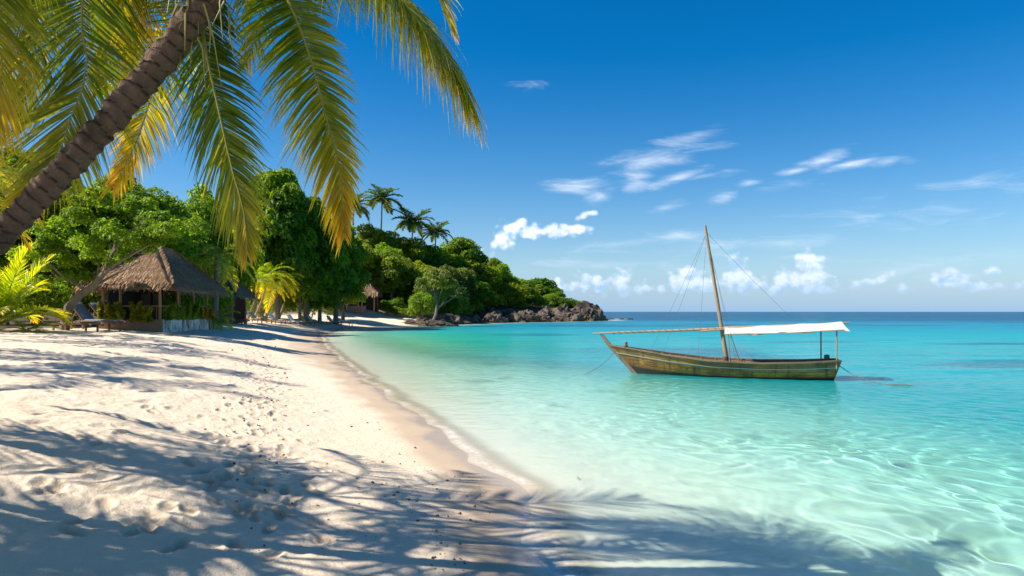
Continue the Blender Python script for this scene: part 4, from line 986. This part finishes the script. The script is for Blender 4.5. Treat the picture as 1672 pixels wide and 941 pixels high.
def boulder(px, py, d, wpx, hpx, label, group, k=0, rz=0, deep=1.0, name='boulder', kit=None, cat='rock', off=None):
    """py is where the rock's top shows; with off the rock stands that far inland of the waterline met by its ray"""
    kit = kit or ROCKS; me = kit[k % len(kit)]
    if off is not None:
        dd = np.linspace(d - 60, d + 40, 1500); s_ = shore_dist((px - 836) / F * dd, dd); d = float(dd[np.argmax(s_ > off)]); base = -.4
        x = XA(px, d); top = H + (HZ - py) / F * d; hgt = max(top - base, .6)
    else: x = XA(px, d); top = H + (HZ - py) / F * d; hgt = hpx / F * d
    w = wpx / F * d; o = link(name, me); zmax = max(v.co.z for v in me.vertices)
    o.scale = (w / 2.1, w / 2.1 * deep, hgt / zmax); o.location = (x, d, top - hgt); o.rotation_euler = (0, 0, rz)
    return tag(o, label, cat, group)
GR = 'dark boulders along the headland shore'
for i, (px, py, off, w, deep, lab) in enumerate([
    (957, 491, 3.0, 64, .8, 'brown-black flat-topped boulder capping the seaward tip of the headland'), (962, 503, .3, 52, .7, 'undercut dark boulder at the waterline below the flat-topped cap rock'),
    (920, 494, 3.5, 58, .8, 'rough boulder behind the cap rock, under the last low shrubs'), (928, 506, .8, 54, .7, 'rounded boulder beside the undercut tip rock'),
    (893, 502, 2.5, 54, .8, 'dark boulder below the last tree of the headland'), (884, 512, .8, 46, .7, 'dark low boulder with wet foot, left of the small pale stones'),
    (858, 505, 2.5, 58, .8, 'broad black boulder in the middle of the rock row'), (842, 511, .8, 46, .7, 'dark jagged boulder right of the big pale-topped one'),
    (808, 508, 1.2, 58, .7, 'large boulder with pale dry top halfway along the rocks'), (776, 512, 1.2, 46, .8, 'low shadowed boulder left of the pale-topped one'),
    (830, 503, 4.0, 44, .8, 'dark boulder set back under the round bush'), (748, 514, 1.5, 52, .8, 'first low boulder of the row, at the end of the far sand'),
    (906, 517, -.3, 24, .8, 'small tan stone at the waterline, nearest the white wave'), (940, 518, -.4, 24, .8, 'small tan stone below the tip boulder'), (918, 519, -.5, 18, .8, 'smallest tan stone between its two neighbours at the waterline'),
    (795, 501, 5, 66, .8, 'shaded rock ledge under the trees behind the row')]):
    boulder(px, py, 180 if px > 850 else 155, w, 0, lab, GR, i, i * 1.3, deep, off=off)
GL = 'low reef rocks on the far beach'
for i, (px, py, d, w, h, deep, lab) in enumerate([
    (660, 520, 121, 50, 10, .7, 'low black reef rock on the far sand, leftmost of its row'), (690, 517, 123, 50, 13, .7, 'low black reef rock behind the small lone tree'), (735, 512, 128, 60, 18, .8, 'grey brown reef rock slab under the forest edge'),
    (675, 522, 118, 46, 8, .6, 'flattest jagged reef rock at the water of the far sand')]):
    boulder(px, py, d, w, h, lab, GL, i, i * 2.1, deep, 'reef_rock', FLATR)
boulder(717, 521, 110.5, 62, 14, 'small brown rock islet carrying the lone leaning tree', None, 1, .4, .55, 'rock_islet', FLATR)
def jetty():
    root = tag(empty('low_jetty', (28.2, 203, 0)), 'thin low jetty with white patches, reaching out from the headland tip', 'jetty')
    mb = MB(); mb.box((3.6, 0, .22), (8.4, 1.0, .28)); mb.build('deck', M_DARKWOOD, root, bevel=.03)
    for x, w in ((2.9, 1.7), (5.6, 1.2)):
        mb = MB(); mb.box((x, -.52, .24), (w, .06, .30)); mb.build('white_panel', M_CANVAS, root)
    for x in (.4, 2.4, 4.4, 6.4, 7.6):
        mb = MB(); mb.tube([(x, 0, -1.5), (x, 0, .2)], .14, 7); mb.build('pile', M_DARKWOOD, root)
jetty()

# ------------------------------------------------------------------ trees
DK = (.165, .235, .012); MG = (.125, .205, .014); BR = (.18, .26, .016); YG = (.23, .26, .016); OL = (.165, .205, .02); GG = (.17, .19, .06)
G1 = 'big dark trees behind the loungers'; G2 = 'trees and bushes covering the headland hill'; G3 = 'trees around the pavilion'
T = tree
# around the pavilion
T('broadleaf_tree', NEAR[0], 215, 292, 50, 260, 'bright green leafy tree rising behind the pavilion roof', G3, BR)
T('broadleaf_tree', NEAR[1], 60, 268, 46, 260, 'leafy green tree at the far left behind the leaning palm trunk', G3, MG)
T('broadleaf_tree', MID[1], 330, 305, 66, 120, 'mid green tree between the pavilion tree and the tallest dark tree', G3, BR)
T('broadleaf_tree', MID[2], 372, 372, 72, 110, 'dim green tree behind the dark hut', G3, DK)
T('broadleaf_tree', MID[0], 5, 232, 58, 200, 'tall tree in the far left corner, higher than its neighbours', G3, MG)
T('broadleaf_tree', MID[3], 268, 330, 62, 150, 'yellowish green tree standing right behind the thatch ridge', G3, YG)
T('broadleaf_tree', NEAR[1], 120, 300, 56, 220, 'dense green tree left of the pavilion tree', G3, MG, rz=2)
# big dark trees of the middle
T('broadleaf_tree', BIG[0], 452, 272, 88, 150, 'tallest dark green tree, its lobed crown rising above the loungers', G1, DK)
T('broadleaf_tree', BIG[1], 500, 322, 92, 130, 'dark lobed tree right below the tallest one', G1, DK)
T('broadleaf_tree', BIG[0], 548, 352, 100, 115, 'dark round tree beside the gold frond tip', G1, DK, rz=3)
T('broadleaf_tree', BIG[1], 522, 398, 96, 100, 'low dark tree drooping over the white loungers', G1, MG, rz=1)
T('broadleaf_tree', MID[0], 425, 330, 96, 120, 'dark tree left of the tallest one, partly behind the hanging frond', G1, DK)
T('broadleaf_tree', MID[1], 490, 420, 90, 90, 'shady small tree behind the yellow palm crown', G1, DK)
T('broadleaf_tree', MID[2], 560, 432, 110, 90, 'green tree overhanging the smaller far hut', G1, MG)
# headland hill
hill = [
    (575, 388, 132, 90, MID[0], YG, 'yellow-green tree under the gold frond tip'), (612, 367, 150, 85, MID[1], OL, 'olive-green tree below the tallest skyline palm'), (655, 384, 152, 90, MID[2], YG, 'yellow-green tree below the middle skyline palm'),
    (640, 412, 134, 90, MID[3], OL, 'dull olive-green tree in the middle of the hill'), (690, 398, 158, 85, MID[0], MG, 'mid green tree on the skyline right of the small skyline palm'), (600, 425, 138, 90, MID[2], MG, 'mid green tree above the far beach bar'),
    (752, 388, 172, 95, MID[3], DK, 'dark tree with see-through crown, highest on the right half of the ridge'), (725, 408, 165, 80, MID[1], MG, 'mid green tree left of the dark ridge tree'), (802, 420, 182, 56, MID[0], DK, 'small dark tree where the ridge starts to fall'),
    (690, 428, 140, 90, MID[1], YG, 'yellow-green tree above the lone shore tree'), (745, 430, 150, 85, MID[2], GG, 'grey-green feathery tree right of the lone shore tree'), (785, 430, 165, 80, MID[3], YG, 'yellow-green tree in the middle of the right slope'),
    (655, 446, 138, 80, MID[0], MG, 'shaded green tree left of the lone shore tree'), (632, 452, 140, 60, MID[3], BR, 'bright small tree beside the far beach bar roof'), (820, 446, 176, 70, MID[2], OL, 'olive-green tree above the round bush'),
    (770, 455, 152, 80, MID[1], MG, 'green tree leaning over the rocks'), (720, 455, 136, 70, MID[3], BR, 'bright green tree behind the lone shore tree'), (882, 454, 190, 62, MID[3], MG, 'last tree of the headland, standing over the rocks'),
    (575, 452, 140, 80, MID[1], DK, 'dark tree behind the smaller far hut'), (668, 468, 136, 56, MID[2], DK, 'dark understorey tree behind the hedge')]
hill += [(846, 452, 176, 62, MID[1], BR, 'bright green tree between the round bush and the last headland tree'), (905, 470, 188, 44, MID[0], MG, 'small tree at the seaward end of the wood'), (765, 412, 172, 70, MID[2], YG, 'yellow-green tree just under the dark ridge tree'),
    (815, 432, 170, 64, MID[1], BR, 'bright tree on the falling end of the ridge'), (705, 442, 132, 60, MID[0], BR, 'fresh green tree right behind the thin crown of the lone shore tree'), (630, 398, 140, 80, MID[1], BR, 'bright tree on the slope under the skyline palms'), (585, 412, 136, 70, MID[3], YG, 'yellow-green tree above the smaller far hut')]
for px, ty, d, w, k, c, lab in hill: T('hill_tree', k, px, ty, d, w, lab, G2, c)
for px, ty, d, w, k, c, lab in [
    (828, 458, 168, 96, 0, YG, 'large round olive bush on the rocks'), (798, 476, 160, 62, 1, YG, 'bush left of the large round one'), (862, 470, 178, 60, 2, YG, 'yellowish bush right of the large round one'), (897, 478, 184, 46, 0, BR, 'bright bush under the last headland tree'),
    (940, 489, 190, 34, 2, MG, 'tiny green shrub on the cap rock'), (875, 484, 178, 50, 1, BR, 'bright shrub at the top edge of the boulders'), (912, 484, 184, 50, 0, MG, 'green shrub among the tip boulders'), (840, 488, 168, 60, 2, BR, 'light green shrub at the right foot of the round bush'), (925, 487, 190, 46, 1, OL, 'low dry shrub on top of the tip boulders'), (752, 486, 143, 50, 2, MG, 'green shrub behind the first boulder'), (690, 474, 124, 56, 0, BR, 'bright yellow-green bush at the foot of the lone shore tree'),
    (775, 492, 150, 40, 1, BR, 'small bright shrub sprouting over the boulders'), (528, 470, 118, 50, 2, MG, 'shrub left of the smaller far hut'), (615, 478, 140, 46, 0, DK, 'dark shrub right of the far beach bar'),
    (735, 475, 136, 60, 1, MG, 'shrub behind the reef rock slab'), (645, 486, 128, 50, 2, MG, 'shrub above the hedge')]:
    T('shrub', BUSH[k], px, ty, d, w, lab, G2, c, 'shrub', sink=.25 if d < 180 else .9)
# understorey that closes the dark gaps under the big trees
for i, (px, ty, d, w, lab) in enumerate([
    (400, 452, 84, 60, 'dark shrub behind the yellow palm trunks'), (455, 462, 92, 60, 'dark shrub behind the blue and white lounger'), (500, 468, 100, 60, 'dark shrub behind the ochre backrest lounger'), (535, 474, 108, 50, 'dark shrub behind the blue striped lounger'),
    (345, 452, 60, 70, 'dark shrub between the pavilion and the dark hut'), (130, 440, 43, 110, 'dark shrub left of the pavilion behind the loungers'), (60, 450, 40, 120, 'dark shrub behind the bushy young palm'), (15, 440, 44, 120, 'dark shrub at the far left edge of the beach'),
    (250, 455, 52, 60, 'shrub seen through the pavilion'), (305, 450, 54, 60, 'sunlit shrub seen between the side posts of the pavilion'), (430, 470, 98, 50, 'dark shrub under the tallest dark tree')]):
    T('shrub', BUSH[i % 3], px, ty, d, w, lab, 'shrubs in the shade under the trees', DK if i not in (8, 9) else BR, 'shrub', sink=.2)
def lone_tree():
    base = Vector((XA(704, 110.6), 110.6, .75)); root = tag(empty('shore_tree', base), 'lone leaning tree with thin grey-green crown growing on the rock islet', 'tree')
    g = random.Random(5); s = 110.6 / F; q = lambda px, py, y=0: Vector(((px - 704) * s, y, (524 - py) * s - .9))
    mb = MB(); mb.tube([q(702, 534), q(705, 520), q(712, 503), q(714, 486), q(712, 462)], [.36, .30, .25, .19, .08], 8)
    for a, b, c in ((q(713, 497), q(722, 486, .6), q(738, 462, 1)), (q(714, 486), q(708, 470, -.6), q(692, 452, -1)), (q(714, 482), q(722, 462, .3), q(730, 440, .5)), (q(713, 478), q(706, 455, .5), q(708, 436, .5)), (q(722, 486, .6), q(738, 478, -.4), q(752, 466, -.8))):
        mb.tube([a, b, c], [.15, .10, .04], 6)
    mb.build('trunk', M_BARK, root)
    lob = [(*q(px, py, y)[:], r) for px, py, y, r in ((712, 436, 0, 1.0), (700, 440, .8, .9), (727, 440, -.5, 1.0), (690, 452, -.8, 1.0), (738, 455, .6, 1.05), (708, 455, -.8, .9), (724, 458, .8, .9), (752, 466, -.5, .95), (682, 464, .5, .8), (698, 466, -1, .7), (740, 472, .9, .8), (715, 446, .9, .9), (758, 476, .2, .7))]
    o = link('crown', crown('crown', lob, 210, .34, 77, .6), root); o.color = (*GG, 1)
lone_tree()
def leaning_tree():
    d = 35; base = Vector((XA(108, d), d, gz(XA(108, d), d))); root = tag(empty('leaning_tree', base), 'spreading tree with leaning pale trunk, its leaves hanging over the pavilion corner', 'tree')
    s = d / F; q = lambda px, py, y=0: Vector(((px - 108) * s, y, (HZ - py) * s + H - base.z))
    mb = MB(); mb.tube([q(104, 540), q(112, 502), q(130, 482), (q(152, 468)), q(168, 448), q(185, 412)], [.26, .22, .19, .17, .14, .06], 9)
    for a, b, c in ((q(150, 469), q(165, 455, .5), q(215, 425, .8)), (q(168, 448), q(200, 430, -.4), q(255, 402, -.6)), (q(160, 458), q(150, 430, .6), q(120, 395, 1)), (q(140, 474), q(110, 450, -.5), q(85, 420, -.8)), (q(176, 432), q(180, 400, .4), q(175, 360, .8)), (q(185, 412), q(215, 385, -.4), q(250, 360, -.8))):
        mb.tube([a, b, c], [.09, .06, .025], 6)
    mb.build('trunk', M_BARK, root); g = random.Random(6); lob = []
    for k in range(40):
        px = g.uniform(62, 300); t_ = (px - 62) / 238; top = 318 + 60 * abs(t_ - .5) ** 1.5 * 2; bot = 445 - 42 * t_
        lob.append((*q(px, g.uniform(top, bot), g.uniform(-1.7, 1.7))[:], g.uniform(.42, .72)))
    for px, py in ((85, 462), (110, 455), (70, 440), (135, 455), (240, 408), (262, 398), (205, 425), (180, 430)): lob.append((*q(px, py, g.uniform(-.8, .3))[:], .4))
    o = link('crown', crown('crown', lob, 900, .15, 78, .4), root); o.color = (*BR, 1)
leaning_tree()

# ------------------------------------------------------------------ palms of the place
GS = 'coconut palms on the skyline of the hill'
for px, py, d, bx, by, lab, sz, sd_ in [(624, 326, 152, 620, 400, 'tallest palm on the skyline of the hill', 1.2, 1), (577, 338, 146, 576, 410, 'skyline palm just right of the gold frond tip', 1.1, 2), (674, 364, 156, 670, 420, 'round-headed palm in the middle of the skyline', 1.2, 3),
                               (712, 380, 160, 706, 425, 'rightmost and smallest of the skyline palms', 1.0, 4)]:
    x = XA(bx, d); palm('coconut_palm', (x, d, gz(x, d)), P(px, py, d), lab, GS, fronds=26, spread=(0, .85), size=sz, kit=FR_LO, r=(.2, .14), seed=sd_, color=(.75, .8, .7, 1))
GY = 'slender leaning palms beside the dark hut'
for bx, d, px, py, lab, n, sz, sd_ in [(401, 77, 424, 458, 'front yellow-green leaning palm with stout swollen trunk foot', 15, .78, 11), (413, 82, 438, 448, 'second leaning palm of the yellow clump', 13, .82, 12), (431, 84, 448, 462, 'third leaning palm, its gold fronds arching right', 13, .82, 13),
                                    (453, 90, 468, 470, 'slim trunk rightmost of the yellow palm clump', 9, .62, 14)]:
    x = XA(bx, d); palm('slender_palm', (x, d, gz(x, d)), P(px, py, d), lab, GY, fronds=n + 3, size=sz * 1.3, color=(2.1, 2.1, .9, 1), r=(.19, .11), seed=sd_, spread=(.0, .86), mat=M_SPALM, bend=(.25, 0, -.1))
x = XA(350, 52); palm('old_palm', (x, 52, gz(x, 52)), P(356, 418, 52), 'stout palm with drooping grey-green fronds behind the pavilion roof', None, fronds=16, size=.85, color=(1.3, 1.5, 1.9, 1), r=(.24, .2), seed=21, spread=(.2, 1), mat=M_BARK)
p = on_ground(-4, 541); palm('young_palm', p, p + Vector((0, 0, .25)), 'bushy young palm with bright yellow-green fronds at the left edge of the beach', None, fronds=26, size=1.12, color=(1.9, 2.0, 1.0, 1), seed=22, spread=(0, 1), kit=FR_UP)
p = on_ground(42, 543); palm('young_palm', p, p + Vector((0, 0, .05)), 'small low palm sprout right of the bushy young palm', None, fronds=11, size=.45, color=(1.7, 1.6, 1, 1), seed=23, spread=(0, .74))
p = P(352, 505, 49); p.z = gz(p.x, 49); palm('young_palm', p, p + Vector((0, 0, .5)), 'young palm growing by the end of the white pavilion wall', None, fronds=15, size=.48, color=(1.8, 1.8, 1, 1), seed=24, spread=(0, .75))
for bx, d, tx, ty, lab, sd_ in [(521, 108, 534, 478, 'thin leaning trunk under the dark tree, left of the far huts', 31), (508, 106, 521, 480, 'thinnest leaning trunk in the shade left of its neighbour', 32)]:
    x = XA(bx, d); palm('slender_palm', (x, d, gz(x, d)), P(tx, ty, d), lab, GY, fronds=8, size=.5, r=(.15, .1), seed=sd_, color=(1.2, 1.2, 1, 1), spread=(.2, .9))
# palms beyond the left edge of the picture: their shadows lie across the sand
GO = 'palms beside the beach that throw the shadows'
for x, y, tx, ty, tz, lab, sd_, sz in [(-9.6, 5.0, -8.4, 4.9, 6.7, 'palm beside the leaning one, shading the near sand', 51, 1.0), (-9.8, 7.4, -8.9, 6.9, 7.2, 'palm with slightly bent trunk beside the middle of the near sand', 52, 1.05), (-10.8, 1.5, -8.6, 2.3, 6.2, 'palm bending low over the near sand', 58, .95),
                                       (-19.0, 18.5, -17.6, 17.6, 8.6, 'tall palm beside the middle of the beach', 54, 1.0), (-21, 24.5, -20.0, 24.0, 8.4, 'tall palm near the young palm', 55, 1.0), (-18, 13.6, -16.4, 13.4, 8.2, 'palm behind the near sand', 56, .95), (-24.5, 29, -23.4, 28.0, 8.0, 'palm left of the pavilion', 57, .95)]:
    palm('coconut_palm', (x, y, gz(x, y)), (tx, ty, tz), lab, GO, fronds=13, size=sz, seed=sd_, r=(.16, .12))

# ------------------------------------------------------------------ planting at the pavilion, hedge, bits on the sand
def leafy(name, pts, label, color, leaf=.10, n=260, hgt=.75, seed=0, group=None, cat='plant', wid=.22):
    g = np.random.default_rng(seed); mid = np.mean([tuple(p) for p in pts], 0); root = tag(empty(name, mid), label, cat, group)
    mb = MB(); L = []
    for a, b in zip(pts[:-1], pts[1:]):
        a, b = Vector(a), Vector(b)
        for k in range(max(2, int((b - a).length / .10))):
            s = a.lerp(b, g.random()) - Vector(mid) + Vector((g.normal(0, wid * .4), g.normal(0, wid * .4), 0)); h = hgt * g.uniform(.55, 1.2)
            e = s + Vector((g.normal(0, .18), g.normal(0, .18), h)); mb.tube([s, s.lerp(e, .5) + Vector((g.normal(0, .05), g.normal(0, .05), 0)), e], [.012, .01, .005], 4)
            for q in np.linspace(.15, 1.05, 7): L.append((*(s.lerp(e, q)), .13))
    mb.build('stems', M_BARK, root)
    V = crown('foliage', L, n * 6, leaf, seed, .8); o = link('foliage', V, root); o.color = (*color, 1); return root
pav = bpy.data.objects['thatched_pavilion']; pm = Matrix.Translation(pav.location) @ Matrix.Rotation(pav.rotation_euler.z, 4, 'Z')
W_ = lambda x, y, z: pm @ Vector((x, y, z))
leafy('railing_plant', [W_(-3.3, -.06, .5), W_(-1.9, -.06, .5), W_(-.45, -.06, .5)], 'leggy yellow-green plants along the front railing of the pavilion', (.30, .28, .03), .10, 200, .85, 1, 'plants on the pavilion walls')
leafy('railing_plant', [W_(.0, .5, .6), W_(.0, 3.2, .6), W_(.0, 5.6, .6)], 'bright green plants along the whitewashed side wall of the pavilion', (.24, .30, .03), .10, 330, .72, 2, 'plants on the pavilion walls')
leafy('railing_plant', [W_(.0, 5.8, .6), W_(.0, 8.0, .6)], 'golden leafy bush at the back end of the whitewashed wall', (.42, .28, .04), .11, 420, .62, 3, 'plants on the pavilion walls', wid=.4)
def hedge():
    pts = [on_ground(616, 517), on_ground(650, 517), on_ground(688, 516.5)]; pts = [Vector((XA(px, d), d, gz(XA(px, d), d))) for px, d in ((618, 127), (650, 126), (684, 125))]
    root = tag(empty('hedge', pts[1]), 'low clipped green hedge at the back of the far sand', 'hedge'); g = np.random.default_rng(7); L = []
    for a, b in zip(pts[:-1], pts[1:]):
        for k in range(9):
            p_ = a.lerp(b, (k + .5) / 9) - pts[1]; L += [(p_.x, p_.y + g.normal(0, .2), p_.z + .75, .62), (p_.x, p_.y + g.normal(0, .2), p_.z + 1.35 + g.normal(0, .1), .5)]
    o = link('foliage', crown('foliage', L, 420, .2, 9, .3), root); o.color = (.20, .24, .02, 1)
    mb = MB()
    for k in range(12): p_ = pts[0].lerp(pts[2], k / 11) - pts[1]; mb.tube([p_ - Vector((0, 0, .2)), p_ + Vector((0, 0, .9))], .04, 5)
    mb.build('stems', M_BARK, root)
hedge()
def driftwood(px, py, ln, rz, label, seed):
    p = on_ground(px, py); g = random.Random(seed); root = tag(empty('driftwood_log', p, R(rz)), label, 'driftwood', 'driftwood logs on the sand')
    mb = MB(); mb.tube([(-ln / 2, 0, .02), (-ln / 4, .05, .09), (0, -.03, .10), (ln / 3, .06, .12), (ln / 2, 0, .03)], [.04, .09, .11, .08, .03], 8); mb.build('log', M_DARKWOOD, root)
    mb = MB(); mb.tube([(0, 0, .1), (.15, .25, .22), (.2, .45, .2)], [.05, .035, .012], 6); mb.build('branch', M_DARKWOOD, root)
driftwood(384, 528.5, 1.9, -20, 'dark driftwood log lying on the sand beyond the pavilion wall', 1)
driftwood(486, 523, 2.6, 4, 'pale long driftwood below the white lounger', 2)
driftwood(508, 524, 1.8, -8, 'short dark driftwood below the blue striped lounger', 3)
def debris():
    g = np.random.default_rng(15); mb = MB(); n = 0
    zones = [(640, 800, 740, 860, 90), (370, 470, 560, 760, 150), (560, 700, 690, 800, 35), (380, 640, 740, 900, 60), (700, 760, 860, 935, 40), (330, 520, 640, 720, 70)]
    for x0, x1, y0, y1, k in zones:
        px = g.uniform(x0, x1, k); py = g.uniform(y0, y1, k)
        for a, b in zip(px, py):
            p = on_ground(a, b); sd = shore_dist(p.x, p.y)[0]
            if sd < .35: continue
            s = (.003 + .010 * g.random() ** 3) * (1 + .07 * p.y); az = g.uniform(0, 6.28)
            mb.cur = g.random(); m = Matrix.Translation(p + Vector((0, 0, s * .3))) @ Matrix.Rotation(az, 4, 'Z')
            vs = [m @ Vector((x * s * g.uniform(.6, 1.7), y * s * g.uniform(.5, 1.1), z * s * g.uniform(.3, .8))) for x, y, z in ((-1, -1, -1), (1, -1, -1), (1, 1, -1), (-1, 1, -1), (-.6, -.5, 1), (.7, -.4, 1), (.5, .6, 1), (-.4, .5, 1))]
            mb.add(vs, [(0, 3, 2, 1), (4, 5, 6, 7), (0, 1, 5, 4), (1, 2, 6, 5), (2, 3, 7, 6), (3, 0, 4, 7)])
    m, t, surf = newmat('dry_seaweed'); t.l.new(principled(t, t.mix(t.attr('tint'), (.05, .03, .015), (.26, .17, .09)), .9), surf)
    tag(mb.build('seaweed_debris', m, smooth=False), 'dark crumbs of dry seaweed and shell scattered over the sand', None, None, 'stuff')
debris()
